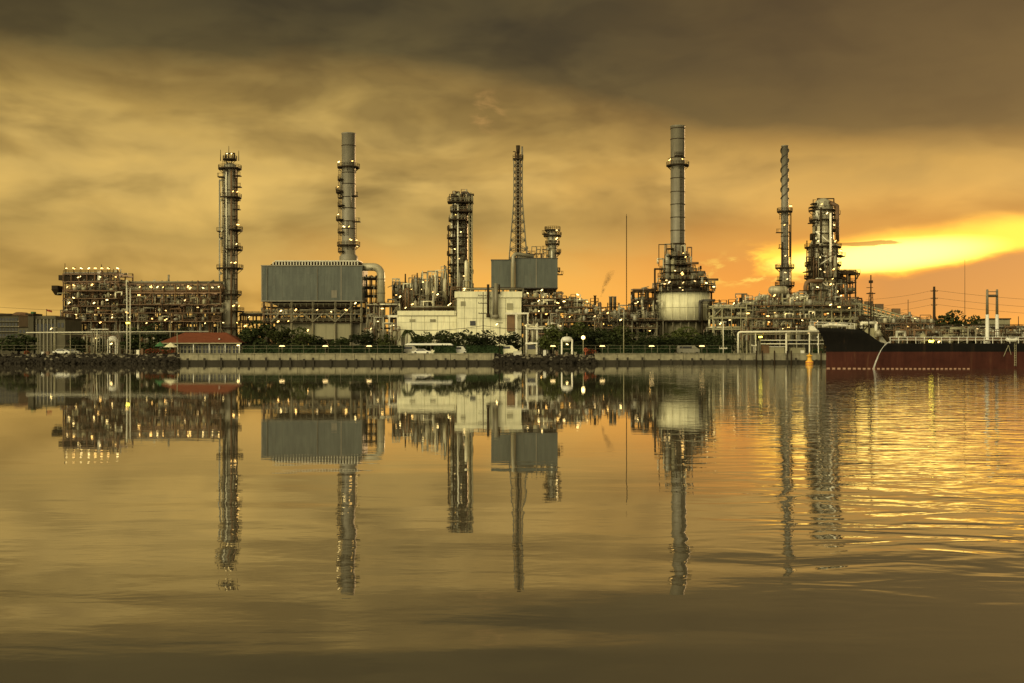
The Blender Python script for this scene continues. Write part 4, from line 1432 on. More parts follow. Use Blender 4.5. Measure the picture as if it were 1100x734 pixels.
am = thing('radio_mast', 'hair thin tall radio mast standing alone left of the drum furnace', 'mast', (X(673, YM), YM + 20, G))
YA = YM + 20
b = MB()
for s_ in ((-.14, -.1), (.14, -.1), (0, .16)):
    b.bar((X(673, YA) + s_[0], YA + s_[1], G), (X(673, YA) + s_[0] * .7, YA + s_[1] * .7, Z(232, YA)), .07)
z = G
i = 0
while z < Z(234, YA):
    b.bar((X(673, YA) - .14, YA - .1, z), (X(673, YA) + .14, YA - .1, z + 1), .03)
    b.bar((X(673, YA) + .14, YA - .1, z), (X(673, YA), YA + .16, z + 1), .03)
    z += 1
b.build('lattice', M['dark'], am)
MB().tube((X(673, YA), YA, Z(234, YA)), (X(673, YA), YA, Z(230, YA)), .08, 6).build('tip', M['dark'], am)

# --- drum furnace with the tallest chimney
dh = thing('drum_heater', 'cream cylindrical drum furnace crowned with decks and pipework', 'furnace', (X(735, YM), YM + 2, G))
cx, cy, k = X(735, YM), YM + 4, YM / F
R0 = 29.5 * k
MB().lathe(cx, cy, [(R0, Z(345, YM)), (R0, Z(314.5, YM))], 48).build('drum', M['cream'], dh)
MB().lathe(cx, cy, [(R0 * .8, G), (R0 * .8, Z(345, YM) - .01)], 32).build('firebox', M['tan'], dh)
for a in range(190, 360, 17):
    MB().bar((cx + R0 * .96 * math.cos(R(a)), cy + R0 * .96 * math.sin(R(a)), G), (cx + R0 * .96 * math.cos(R(a)), cy + R0 * .96 * math.sin(R(a)), Z(345, YM) - .02), .5).build('leg', M['mid'], dh)
MB().lathe(cx, cy, [(R0 + .01, Z(346, YM)), (R0 + .7, Z(346, YM)), (R0 + .7, Z(344.5, YM)), (R0 + .01, Z(344.5, YM))], 48).build('skirt_ring', M['dark'], dh)
MB().lathe(cx, cy, [(R0 + .005, Z(331.3, YM)), (R0 + .07, Z(331.3, YM)), (R0 + .07, Z(330.8, YM)), (R0 + .005, Z(330.8, YM))], 48).build('seam_ring', M['tan'], dh)
b = MB().lathe(cx, cy, [(R0 * .98, Z(314.4, YM)), (R0 * .9, Z(312, YM)), (R0 * .55, Z(306, YM)), (R0 * .3, Z(299, YM))], 32)
b.build('cone_roof', M['stackdark'], dh)
for v, r in ((313, R0 + 1.6), (303, R0 * .72), (295.5, R0 * .5)):
    b = MB().sector(cx, cy, r - 2.4, r, 0, 360, Z(v, YM) - .35, Z(v, YM), 16)
    p = b.build('platform', M['dark'], dh)
    b = MB()
    railing_ring(b, cx, cy, r - .1, 0, 360, Z(v, YM), 1.3)
    b.build('railing', M['dark'], p)
for a in range(180, 361, 15):
    MB().bar((cx + (R0 + .5) * math.cos(R(a)), cy + (R0 + .5) * math.sin(R(a)), Z(345, YM)), (cx + (R0 + .5) * math.cos(R(a)), cy + (R0 + .5) * math.sin(R(a)), Z(314, YM)), .12 if a not in (180, 360, 345) else .4).build('stanchion', M['cream' if 180 < a < 345 else 'dark'], dh)
equipment(dh, 708, 766, YM - 5, 12, 297, 313, 91, 64, 3, ('dark', 'brown', 'mid', 'grey', 'pipe'))
equipment(dh, 711, 756, YM - 5, 8, 284, 305, 92, 56, 2, ('dark', 'brown', 'mid', 'grey', 'pipe'))
equipment(dh, 713, 742, YM - 4, 6, 260, 300, 93, 48, 3, ('dark', 'brown', 'mid', 'pipe'))
for u0, u1, v in ((706, 764, 307), (709, 758, 300.5), (711, 748, 293), (713, 740, 285), (714, 738, 276), (715, 722, 268)):
    b = MB().box(X(u0, YM), X(u1, YM), YM - 5.5, YM - 1, Z(v, YM) - .25, Z(v, YM))
    p = b.build('landing', M['dark'], dh)
    b = MB()
    railing_line(b, [(X(u0, YM), YM - 5.4, Z(v, YM)), (X(u1, YM), YM - 5.4, Z(v, YM))], 1.2, 1.6, .1)
    b.build('railing', M['mid'], p)
MB().path([(X(702, YM), YM - 4, Z(340, YM)), (X(702, YM), YM - 4, Z(290, YM)), (X(718, YM), YM - 4, Z(290, YM))], .35, 8).build('pipe_loop', M['dark'], dh)
for u0, u1, v in ((735, 749, 283.5), (740, 756, 293), (712, 722, 284), (744, 770, 301)):
    MB().tube((X(u0, YM), YM - 3, Z(v, YM)), (X(u1, YM), YM - 3, Z(v, YM)), .45, 8).build('header_pipe', M['brown'], dh)
b = MB()
b.tube((X(740, YM), YM - 4, Z(295, YM)), (X(754, YM), YM - 4, Z(295, YM)), .9, 12)
b.build('header_drum', M['mid'], dh)
for u, v in ((723, 292), (734, 277.5), (744, 303), (756, 305), (712, 306), (728, 310), (764, 309)):
    lamp(dh, X(u, YM), YM - 5.5, Z(v, YM))
b = MB().box(X(750, YM), X(769, YM), YM - 8, YM - 5, Z(326, YM) - .3, Z(326, YM))
for u in (750.5, 759, 768.5):
    b.bar((X(u, YM), YM - 7.8, G), (X(u, YM), YM - 7.8, Z(323, YM)), .3)
b.build('side_landing', M['dark'], dh)
MB().path([(X(748, YM), YM - 8, Z(346, YM)), (X(748, YM), YM - 8, Z(325, YM)), (X(752, YM), YM - 8, Z(324, YM)), (X(764, YM), YM - 8, Z(324, YM))], .5, 8).build('side_pipe', M['stackdark'], dh)

th, cx, rad = column('drum_chimney', 'tallest grey chimney, rising over the cream drum furnace', 'chimney', 728, YM + 4,
    [(9.5, 300), (9.5, 292), (7.6, 290), (7.6, 137), (8, 136.6), (8, 135.5), (6, 135.5)], [(177.5, 0, 360, 1.6, (-70, -150)), (168, 240, 300, .5, ())], 'stack', bands=(138.5, 150, 170, 192, 206.5, 220, 234, 248, 262))
MB().lathe(cx, YM + 4, [(7.65 * k, Z(150, YM)), (7.65 * k, Z(138, YM))], 24).build('soot_band', M['stackdark'], th)
ladder(th, cx + .9, YM + 4 - 7.8 * k, Z(290, YM), Z(178, YM))
MB().path([(cx + 1, YM + 1, Z(292, YM)), (cx + 1, YM + 1, Z(264, YM)), (cx + 2.2, YM + 1, Z(264, YM)), (cx + 2.2, YM + 1, Z(290, YM))], .35, 8).build('side_pipe', M['pipe'], th)

# frame left of the drum furnace
rk = rack('steel_frame', 'dark stepped steel frame leaning on the left of the cream drum furnace', 'steel frame', 681, 704, YM - 2, 9, (312, 325, 335, 346), 3, (2, 3), 95, (1, 1), rails=(1, 2), drums=((1, 3), (2, 3), (3, 2)), risers=9, tops=False)
equipment(rk, 677, 706, YM - 4, 4, 313, 345, 96, 22, 3)

# --- right hand racks
rk = rack('pipe_rack', 'pale railed pipe rack running right from the cream drum furnace', 'pipe rack', 766, 806, YM - 14, 12, (330, 341, 353), 4, (5, 7), 101, (1, 2), post='tan', deck='tan', rails=(0, 1), drums=((1, 3),), risers=8, pipes=('pipe', 'grey', 'tan'), tops=False)
rk = rack('pipe_rack', 'long braced pipe rack below the spiral chimney and the domed column', 'pipe rack', 802, 924, YM - 16, 14, (326, 333, 342, 353), 12, (6, 8), 102, (2, 3), post='tan', deck='tan', rails=(0, 1, 2), drums=((1, 6), (2, 6), (3, 5)), risers=18, pipes=('pipe', 'grey', 'tan', 'mid'), tops=False)
xs_ = [X(806 + i * 9.2, YM - 16) for i in range(13)]
for a, c in zip(xs_, xs_[1:]):
    MB().bar((a, YM - 16.4, Z(351, YM - 16)), (c, YM - 16.4, Z(340, YM - 16)), .25).build('brace', M['tan'], rk)
    MB().bar((c, YM - 16.4, Z(351, YM - 16)), ((a + c) / 2, YM - 16.4, Z(340, YM - 16)), .25).build('brace', M['tan'], rk)
for u, v in ((812, 346), (825, 346), (846, 352), (840, 353), (783, 344), (888, 337), (900, 330), (872, 336)):
    lamp(rk, X(u, YM - 16), YM - 17.5, Z(v, YM - 16))
equipment(rk, 803, 836, YM - 12, 8, 312, 327, 103, 20, 3, ('brown', 'pipe', 'grey', 'mid'))
equipment(rk, 850, 872, YM - 12, 8, 310, 327, 104, 16, 2, ('brown', 'pipe', 'grey', 'mid'))
for u0, u1, v, r in ((826, 838, 313, 1.6), (810, 822, 322, 1.1), (848, 862, 320, 1.1)):
    b = MB().tube((X(u0, YM), YM - 6, Z(v, YM)), (X(u1, YM), YM - 6, Z(v, YM)), r, 14)
    b.ball((X(u0, YM), YM - 6, Z(v, YM)), r, 12, 6)
    b.ball((X(u1, YM), YM - 6, Z(v, YM)), r, 12, 6)
    for f in (.2, .8):
        xx = X(u0 + (u1 - u0) * f, YM)
        b.box(xx - .2, xx + .2, YM - 7, YM - 5, Z(326, YM - 16), Z(v, YM))
    b.build('drum', M['shell'], rk)

# spiral chimney
th, cx, rad = column('spiral_chimney', 'thin chimney wrapped in a spiral strake on its upper half', 'chimney', 843, YM + 2,
    [(5.6, 330), (5.6, 289), (4.0, 284), (3.8, 215), (3.5, 212), (3.5, 157.5), (3.9, 157.4), (3.9, 156.6)],
    [(227, 0, 360, 1.5, (-40,)), (287.5, 0, 360, 1.7, ()), (306.5, 0, 360, 1.6, ()), (318, 0, 360, 1.8, ())], 'stack', bands=(240, 254, 268))
k = YM / F
for ph in (0, 180):
    b = MB()
    prev = None
    for i in range(140):
        f = i / 139
        a = R(ph + f * 360 * 2.6)
        z = Z(213 - 55 * f, YM)
        c_, s_ = math.cos(a), math.sin(a)
        cur = [(cx + r * c_, YM + 2 + r * s_, z + dz_) for r, dz_ in ((3.45 * k, -.16), (4.7 * k, -.16), (4.7 * k, .16), (3.45 * k, .16))]
        i0 = len(b.v)
        b.v += cur
        if prev is not None:
            for j in range(4):
                b.face([prev + j, prev + (j + 1) % 4, i0 + (j + 1) % 4, i0 + j])
        else:
            b.face([i0, i0 + 1, i0 + 2, i0 + 3])
        prev = i0
    b.face([prev + 3, prev + 2, prev + 1, prev])
    b.build('strake', M['stackdark'], th)
MB().tube((cx + 5.2 * k, YM, Z(318, YM)), (cx + 5.2 * k, YM, Z(228, YM)), .2, 8).build('side_pipe', M['dark'], th)
ladder(th, cx - .6, YM + 2 - 4.7 * k, Z(318, YM), Z(228, YM))
for u, v in ((842, 242), (843, 275), (843, 293), (845, 300)):
    lamp(th, X(u, YM), YM - 1, Z(v, YM))

# domed column on the right
th, cx, rad = column('domed_column', 'broad domed column ringed with landings in front of the sunset glow', 'tower', 884, YM + 4,
    [(15.5, 330), (15.5, 266), (11, 257), (11, 224), (10, 219), (7, 215.5), (3, 213.6), (.5, 213.2)],
    [(226, -200, 60, 1.4, (-110,)), (236.5, 0, 360, 1.2, ()), (248, -60, 70, 1.6, (-50,)), (265.5, 0, 360, 1.4, (-120, -60)), (275, -70, 70, 1.8, (-30,)), (285, 0, 360, 1.3, ()), (298.5, 0, 360, 1.4, (-100, -60)),
     (312, 0, 360, 1.4, (-70,))], 'shell', bands=(231, 243, 252, 271, 279, 291, 305))
MB().path([(cx - 2, YM + 4, Z(215, YM)), (cx - 2, YM + 4, Z(212, YM)), (cx + 4, YM + 4, Z(212, YM)), (cx + 4, YM + 4, Z(216, YM))], .22, 8).build('davit', M['dark'], th)
MB().path([(cx + 11.5 * k, YM - 1, Z(260, YM)), (cx + 11.5 * k, YM - 1, Z(222, YM)), (cx + 5 * k, YM + 1, Z(217, YM))], .7, 10).build('side_pipe', M['brown'], th)
MB().path([(cx - 12 * k, YM + 1, Z(298, YM)), (cx - 12 * k, YM + 1, Z(252, YM)), (cx - 15 * k, YM + 1, Z(252, YM)), (cx - 15 * k, YM + 1, Z(258, YM))], .5, 10).build('side_pipe', M['dark'], th)
MB().path([(cx + 1, YM - 2.6, Z(298, YM)), (cx + 1, YM - 2.6, Z(230, YM))], .4, 10).build('side_pipe', M['pale'], th)
MB().path([(cx - 2.5, YM - 2.6, Z(262, YM)), (cx - 2.5, YM - 2.6, Z(224, YM))], .35, 10).build('side_pipe', M['dark'], th)
ladder(th, cx + 3.4, YM - 1.8, Z(330, YM), Z(236, YM))
for u in (868.3, 899.7):
    MB().bar((X(u, YM), YM + 2, Z(330, YM)), (X(u, YM), YM + 2, Z(258, YM)), .3).build('frame_post', M['dark'], th)
for u, v in ((878, 277), (879, 290), (893, 290), (890, 306), (876, 309), (886, 230), (897, 314), (892, 300)):
    lamp(th, X(u, YM), YM - 3, Z(v, YM))
MB().smooth_path([(X(863, YM), YM - 3, Z(318, YM)), (X(863, YM), YM - 3, Z(309, YM)), (X(864, YM), YM - 3, Z(304.5, YM)), (X(868, YM), YM - 3, Z(302.5, YM)), (X(881, YM), YM - 3, Z(302.5, YM))], 2.2 * k, 12).build('transfer_duct', M['brown'], th)
equipment(th, 864, 902, YM - 5, 5, 304, 328, 111, 26, 5, ('brown', 'dark', 'mid', 'grey'))

rk = rack('access_frame', 'dark cantilevered access frame on the right of the domed column', 'steel frame', 900, 919, YM + 1, 7, (293, 303, 314), 2, (2, 3), 112, (1, 2), rails=(0, 1), drums=((1, 2), (2, 2)), risers=7, tops=False)
b = MB().box(X(918, YM), X(925, YM), YM + 1, YM + 8, Z(294.5, YM), Z(293, YM))
b.bar((X(919, YM), YM + 1.2, Z(302, YM)), (X(924.5, YM), YM + 1.2, Z(294.5, YM)), .3)
p = b.build('cantilever_deck', M['dark'], rk)
b = MB()
railing_line(b, [(X(900, YM), YM + 1, Z(293, YM)), (X(925, YM), YM + 1, Z(293, YM))], 1.2, 1.5, .1)
b.build('railing', M['dark'], p)
MB().box(X(897, YM), X(922, YM), YM + 2, YM + 7, Z(290.6, YM), Z(289.8, YM)).build('canopy_roof', M['brown'], rk)
for u in (898, 909, 921):
    MB().bar((X(u, YM), YM + 2.2, Z(293, YM)), (X(u, YM), YM + 2.2, Z(290.5, YM)), .2).build('canopy_post', M['dark'], rk)

# sloping pipe bridge descending to the right
sb = thing('sloping_pipe_bridge', 'pipe bridge sloping down to the right behind the ship foredeck', 'pipe bridge', (X(955, YM), YM - 12, G))
ya = YM - 14
pa, pb = (X(922, ya), Z(326, ya)), (X(992, ya), Z(346, ya))
def sl_(f, off, yy): return (pa[0] + (pb[0] - pa[0]) * f, yy, pa[1] + (pb[1] - pa[1]) * f + off)
for yy in (ya, ya + 8):
    for off in (0, -3.2):
        MB().bar(sl_(0, off, yy), sl_(1, off, yy), .4).build('chord', M['tan'], sb)
b = MB()
for i in range(14):
    f0, f1_ = i / 14, (i + 1) / 14
    b.bar(sl_(f0, -3.2, ya), sl_(f1_, 0, ya), .22)
    b.bar(sl_(f1_, -3.2, ya), sl_(f1_, 0, ya), .22)
b.build('bracing', M['tan'], sb)
b = MB()
railing_line(b, [sl_(0, 0, ya), sl_(1, 0, ya)], 1.2, 2, .1)
b.build('railing', M['mid'], sb)
for i in range(7):
    MB().tube(sl_(rn.uniform(0, .2), -2.6 + (i % 2) * 1.2, ya + .8 + i), sl_(rn.uniform(.85, 1), -2.6 + (i % 2) * 1.2, ya + .8 + i), rn.uniform(.2, .45), 8).build('pipe', M[rn.choice(('pipe', 'grey', 'mid'))], sb)
for f in (.12, .32, .52, .72, .92):
    for yy in (ya, ya + 8):
        c = sl_(f, -3.4, yy)
        MB().bar((c[0], yy, G), c, .4).build('post', M['mid'], sb)
for f in (.2, .36, .62, .8):
    c = sl_(f, 0, ya + 3)
    MB().box(c[0] - 1.3, c[0] + 1.3, ya + 2, ya + 4, c[2] + .3, c[2] + rn.uniform(1.2, 2.6)).build('junction_box', M['brown'], sb)
rack('pipe_rack', 'low cluttered pipe rack beneath the sloping pipe bridge behind the ship', 'pipe rack', 926, 1000, YM - 26, 9, (345, 354, 364), 7, (3, 5), 115, (1, 2), post='mid', deck='mid', rails=(0,), drums=((1, 4), (2, 4), (3, 5)), risers=14)
rack('pipe_rack', 'low rusty pipe rack behind the goalpost mast at the right edge', 'pipe rack', 998, 1112, YM - 20, 10, (352, 362), 9, (3, 4), 116, (1, 1), post='brown', deck='dark', rails=(0,), drums=((1, 5), (2, 7)), risers=12)

# --- rear rows that close the view between the front racks
for (u0, u1, lv, by, sd_, lab) in (
        (70, 130, (304, 316, 330, 345, 360), 6, 201, 'dark rear pipe structure seen through the floodlit block'),
        (128, 240, (312, 322, 334, 346, 360), 9, 202, 'dark rear pipe rack seen through the long three deck rack'),
        (284, 398, (335, 345, 356), 8, 203, 'dark rear pipe rack seen between the legs of the big grey furnace'),
        (424, 506, (312, 322, 333), 7, 204, 'dark rear structure behind the stepped process unit'),
        (556, 624, (324, 333, 344, 356), 6, 205, 'dark rear pipe rack under the twin box furnace'),
        (622, 708, (338, 347, 357), 7, 206, 'dark rear pipe rack behind the smoking vent'),
        (700, 806, (334, 346, 358), 8, 207, 'dark rear pipe rack behind the cream drum furnace'),
        (804, 926, (325, 334, 344, 356), 10, 208, 'dark rear pipe rack under the spiral chimney'),
        (926, 1006, (346, 356), 7, 209, 'dark rear pipe rack behind the sloping pipe bridge')):
    rk = rack('rear_pipe_rack', lab, 'pipe rack', u0, u1, YM + 32, 16, lv, by, (7, 9), sd_, (0, 0), rails=(1,),
              drums=tuple((i_, int((u1 - u0) / 9)) for i_ in range(1, len(lv) + 1)), risers=int((u1 - u0) / 3.2), pr=(.25, .7), pipes=('dark', 'brown', 'mid', 'dark'), tops=False)
    equipment(rk, u0, u1, YM + 28, 3, lv[0] + 6, 376, sd_ + 50, int((u1 - u0) / 2.6), 0, ('dark', 'brown', 'mid'))
for (u0, u1, va, mm, lab) in ((98, 118, 344, 'tan', 'pale green panelled substation under the floodlit block'), (140, 156, 346, 'tan', 'small panelled substation under the long pipe rack'),
                              (200, 236, 352, 'mid', 'low dark shed under the right end of the long pipe rack'), (628, 700, 357, 'mid', 'long low shed behind the olive trees'),
                              (770, 800, 358, 'tan', 'pale low shed behind the street lamp and jetty pipe bend'), (812, 880, 360, 'mid', 'long dark shed behind the jetty cabinets'),
                              (940, 990, 356, 'mid', 'low dark shed behind the ship foredeck')):
    ys_ = YM + 12
    th = thing('substation', lab, 'building', (X((u0 + u1) / 2, ys_), ys_ + 3, G))
    MB().box(X(u0, ys_), X(u1, ys_), ys_, ys_ + 7, G - .1, Z(va, ys_)).build('wall', M[mm], th)
    MB().box(X(u0 - .6, ys_), X(u1 + .6, ys_), ys_ - .3, ys_ + 7.3, Z(va, ys_) + .003, Z(va - 1, ys_)).build('roof', M['dark'], th)
    for i_ in range(int((u1 - u0) / 7)):
        uu = u0 + 2 + i_ * 7
        MB().box(X(uu, ys_), X(uu + 3, ys_), ys_ - .1, ys_ - .01, Z(va + 9, ys_), Z(va + 4, ys_)).build('window', M['glass'], th)

# --- extra plant on top of the racks so the skyline is uneven
for nm_, (u0, u1, vt, vb, sd_, n_, lab) in {
        'valve_station': (770, 806, 322, 331, 311, 14, 'valves and vents standing on the railed rack right of the cream drum furnace'),
        'pump_station': (902, 930, 318, 328, 312, 14, 'small vents and drums on the rack below the access frame'),
        'compressor_deck': (926, 996, 337, 356, 313, 30, 'jumbled vents and pipe loops under the sloping pipe bridge'),
        'blower_station': (1004, 1100, 349, 362, 314, 26, 'jumbled pipe loops behind the ship deck at the right edge'),
        'filter_station': (640, 705, 329, 346, 315, 26, 'jumbled pipe loops and vents at the foot of the thin radio mast'),
        'metering_station': (566, 622, 336, 372, 316, 34, 'tall jumbled pipe loops behind the pale open pipe frame'),
        'exchanger_station': (396, 426, 334, 366, 317, 22, 'tangled dark pipes between the big furnace and the cream building'),
        'boiler_station': (800, 880, 340, 366, 318, 34, 'tangled pipes under the rack behind the white jetty pipe')}.items():
    th = thing(nm_, lab, 'process unit', (X((u0 + u1) / 2, YM), YM - 18, G))
    y_ = YM - 22 if nm_ not in ('valve_station', 'pump_station') else YM - 10
    b = MB().box(X(u0, YM), X(u1, YM), y_ - .2, y_ + 6, Z(vb, YM) - .3, Z(vb, YM))
    b.build('deck', M['dark'], th)
    for u in (u0 + 1, (u0 + u1) / 2, u1 - 1):
        MB().bar((X(u, YM), y_, G - .1), (X(u, YM), y_, Z(vb, YM)), .3).build('post', M['mid'], th)
    equipment(th, u0, u1, y_, 6, vt, vb, sd_, n_, 2, ('dark', 'brown', 'mid', 'grey', 'pipe'))
equipment(bpy.data.objects['domed_column'], 872, 900, YM - 3.5, 3, 262, 298, 321, 16, 0, ('dark', 'brown', 'mid'))
equipment(bpy.data.objects['fractionator_column'], 486, 500, YM + 5, 3, 215, 240, 322, 9, 0, ('dark', 'pipe', 'mid'), None, 1.0)
for v in (228, 250, 262, 276, 288, 300):
    k = YM / F
    ox = X(884, YM)
    MB().path([(ox + rn.choice((-9, -6, 6, 9)) * k, YM - 2.2, Z(v + rn.uniform(8, 16), YM)), (ox + rn.choice((-9, -5, 5, 9)) * k, YM - 2.4, Z(v, YM)), (ox + rn.uniform(-4, 4) * k, YM - 2, Z(v, YM))], .3, 7).build('side_pipe', M[rn.choice(('dark', 'brown', 'pale'))], bpy.data.objects['domed_column'])

# small fittings on the cream building
for u0, u1, va, vb, mm, nm_ in ((544.5, 551, 326, 333, 'tan', 'louvre'), (431, 435, 362, 371, 'mid', 'door'), (470, 474, 362, 371, 'mid', 'door'), (505, 511, 345, 350, 'glass', 'window'),
                                (440, 446, 343, 346, 'tan', 'louvre'), (462, 468, 343, 346, 'tan', 'louvre'), (495, 500, 324, 329, 'tan', 'louvre')):
    yy_ = YB - (1.14 if u0 > 491 else .14)
    b = MB().box(X(u0, YB), X(u1, YB), yy_, yy_ + .07, Z(vb, YB), Z(va, YB))
    for k_ in range(4):
        z_ = Z(vb, YB) + (Z(va, YB) - Z(vb, YB)) * (k_ + .5) / 4
        b.box(X(u0, YB), X(u1, YB), yy_ - .05, yy_ - .003, z_ - .08, z_ + .02)
    b.build(nm_, M[mm], cb)
ladder(cb, X(489.5, YB), YB - 1.2, Z(339, YB), Z(314, YB), 'mid', False)
# stubs and cables hanging on the big furnace box
for u in (287, 341, 389):
    MB().bar((X(u, Y0), Y0 - .2, Z(323, Y0)), (X(u, Y0), Y0 - .2, Z(287, Y0)), .16).build('downpipe', M['stack'], f1)
MB().box(X(356, Y0), X(362, Y0), Y0 - .1, Y0 - .04, Z(320, Y0), Z(312, Y0)).build('access_hatch', M['stack'], f1)

dress(bpy.data.objects['distillation_column'], X(247, YM), YM, 7 * YM / F, 183, 340, 46, 401, ('pale', 'pipe', 'tan', 'mid', 'brown'))
dress(bpy.data.objects['fractionator_column'], X(495.5, YM + 10), YM + 10, 6.8 * YM / F, 218, 305, 40, 402, ('pale', 'pipe', 'tan', 'mid', 'brown'))
dress(bpy.data.objects['domed_column'], X(884, YM + 4), YM + 4, 11 * YM / F, 218, 258, 26, 403, ('pale', 'pipe', 'tan', 'mid', 'brown', 'dark'))
dress(bpy.data.objects['domed_column'], X(884, YM + 4), YM + 4, 15 * YM / F, 264, 322, 34, 404, ('pale', 'pipe', 'tan', 'mid', 'brown', 'dark'))
dress(bpy.data.objects['scrubber_column'], X(593.5, YM + 9), YM + 9, 5 * YM / F, 249, 300, 14, 405)
dress(bpy.data.objects['spiral_chimney'], X(843, YM + 2), YM + 2, 4 * YM / F, 230, 316, 14, 406)
dress(bpy.data.objects['furnace_chimney'], X(374.5, YM + 6), YM + 6, 7.4 * YM / F, 184, 272, 10, 407, ('dark', 'mid', 'stack'))

fc = bpy.data.objects['fractionator_column']
equipment(fc, 484, 506, YM + 5, 6, 203, 216, 511, 26, 0, ('dark', 'mid', 'brown', 'pipe'), None, 1.0)
for v, u0, u1 in ((215, 480, 508), (225, 483, 507), (234, 482, 500)):
    b = MB().box(X(u0, YM), X(u1, YM), YM + 3, YM + 9, Z(v, YM) - .4, Z(v, YM))
    p = b.build('crown_deck', M['dark'], fc)
    b = MB()
    railing_line(b, [(X(u0, YM), YM + 3, Z(v, YM)), (X(u1, YM), YM + 3, Z(v, YM))], 1.3, 1.4, .12)
    b.build('railing', M['mid'], p)
for nm_, (u0, u1, y_, vt, vb, sd_, n_, lab) in {
        'loading_arm_station': (604, 640, YM - 20, 322, 345, 521, 30, 'tangle of pale pipes and vents behind the domed white tank'),
        'regulator_station': (640, 706, YM - 20, 332, 352, 522, 44, 'tangle of pale pipes behind the pale street lamp by the radio mast'),
        'heat_recovery_deck': (562, 602, YM - 18, 312, 336, 523, 34, 'tangled pipes hung directly beneath the twin box furnace'),
        'deck_of_valves': (808, 920, YM - 20, 318, 328, 524, 44, 'valves and loops crowding the top of the long braced rack'),
        'drain_station': (806, 870, YM - 22, 332, 352, 525, 30, 'tangled pipes filling the long braced rack'),
        'manifold_station': (926, 1004, YM - 30, 340, 362, 526, 40, 'tangled pale pipes seen above the ship foredeck'),
        'pipe_yard': (1004, 1104, YM - 34, 350, 364, 527, 40, 'tangled pale pipes seen above the ship main deck'),
        'separator_station': (128, 238, YM - 8, 318, 345, 528, 54, 'tangled golden pipes filling the long three deck rack'),
        'valve_gallery': (70, 126, YM - 10, 304, 345, 529, 44, 'tangled golden pipes filling the floodlit block')}.items():
    th = thing(nm_, lab, 'process unit', (X((u0 + u1) / 2, y_), y_, G))
    MB().box(X(u0, y_), X(u1, y_), y_ - .1, y_ + 3, Z(vb, y_) - .25, Z(vb, y_)).build('deck', M['brown'], th)
    for u in (u0 + 1, (u0 + u1) / 2, u1 - 1):
        MB().bar((X(u, y_), y_, G - .1), (X(u, y_), y_, Z(vb, y_)), .3).build('post', M['mid'], th)
    nb_ = max(1, round((vb - vt) / 8.5))
    for j_ in range(nb_):
        va_, vb_ = vt + (vb - vt) * j_ / nb_, vt + (vb - vt) * (j_ + 1) / nb_
        if j_ < nb_ - 1:
            MB().box(X(u0, y_), X(u1, y_), y_ - .1, y_ + 3, Z(vb_, y_) - .25, Z(vb_, y_)).build('deck', M['brown'], th)
        equipment(th, u0, u1, y_, 3, va_, vb_, sd_ + 30 * j_, int(n_ * .62), 2, ('brown', 'brown', 'pipe', 'tan', 'dark', 'mid'))

# ================================================================== SHORE: buildings, plants, small things
# far left apartment block
YA_ = 470.0
ap = thing('apartment_block', 'low pale apartment block with rows of windows at the far left edge', 'building', (X(8, YA_), YA_ + 6, G))
MB().box(X(-16, YA_), X(20, YA_), YA_, YA_ + 14, G - .1, Z(339, YA_)).build('wall', M['drab'], ap)
MB().box(X(-17, YA_), X(12, YA_), YA_ - .5, YA_ + 14.5, Z(338.9, YA_), Z(337, YA_)).build('roof', M['dark'], ap)
MB().frus((X(10, YA_), X(22, YA_), YA_ - .5, YA_ + 14), (X(13, YA_), X(18, YA_), YA_ + 4, YA_ + 10), Z(338.9, YA_), Z(335, YA_)).build('roof_cap', M['brown'], ap)
for v in (343, 348.5, 354, 360):
    for i in range(10):
        u = -14 + i * 3.4
        MB().box(X(u, YA_), X(u + 2, YA_), YA_ - .12, YA_ - .01, Z(v + 1.6, YA_), Z(v - 1.2, YA_)).build('window', M['glass'], ap)
    MB().box(X(-16.3, YA_), X(20.4, YA_), YA_ - .7, YA_ - .13, Z(v + 2.6, YA_), Z(v + 2, YA_)).build('balcony', M['mid'], ap)

# grey factory building with flag
YF = 372.0
fb_ = thing('factory_building', 'grey factory building with a corner tower and a flag on its roof', 'building', (X(50, YF), YF + 8, G))
MB().box(X(38, YF), X(70, YF), YF, YF + 14, G - .1, Z(343, YF)).build('wall', M['drab'], fb_)
MB().box(X(37.5, YF), X(60, YF), YF - .3, YF + 14.2, Z(342.9, YF), Z(339.5, YF)).build('upper_storey', M['drab'], fb_)
MB().box(X(60.2, YF), X(71, YF), YF - .4, YF + 14.2, Z(342.9, YF), Z(341.5, YF)).build('roof', M['dark'], fb_)
tw = MB().box(X(31.5, YF), X(37.3, YF), YF - 1, YF + 5, G - .1, Z(339, YF)).build('corner_tower', M['drab'], fb_)
MB().box(X(29.5, YF), X(38, YF), YF - 1.6, YF + 5.6, Z(338.9, YF), Z(337, YF)).build('tower_roof', M['dark'], fb_)
for u in (40, 44, 48, 52, 56):
    MB().box(X(u, YF), X(u + 2.2, YF), YF - .1, YF - .01, Z(356, YF), Z(348, YF)).build('window', M['glass'], fb_)
for u in (38.8, 43, 47, 51, 55, 59):
    MB().box(X(u, YF), X(u, YF) + .3, YF - .35, YF - .02, G, Z(343, YF)).build('pilaster', M['mid'], fb_)
for u in (62, 66):
    MB().box(X(u, YF), X(u + 2.4, YF), YF - .1, YF - .01, Z(352, YF), Z(347, YF)).build('window', M['glass'], fb_)
p = MB().tube((X(48.5, YF), YF + 1, Z(340, YF)), (X(48.5, YF), YF + 1, Z(332, YF)), .09, 6).build('flag_pole', M['drab'], fb_)
b = MB()
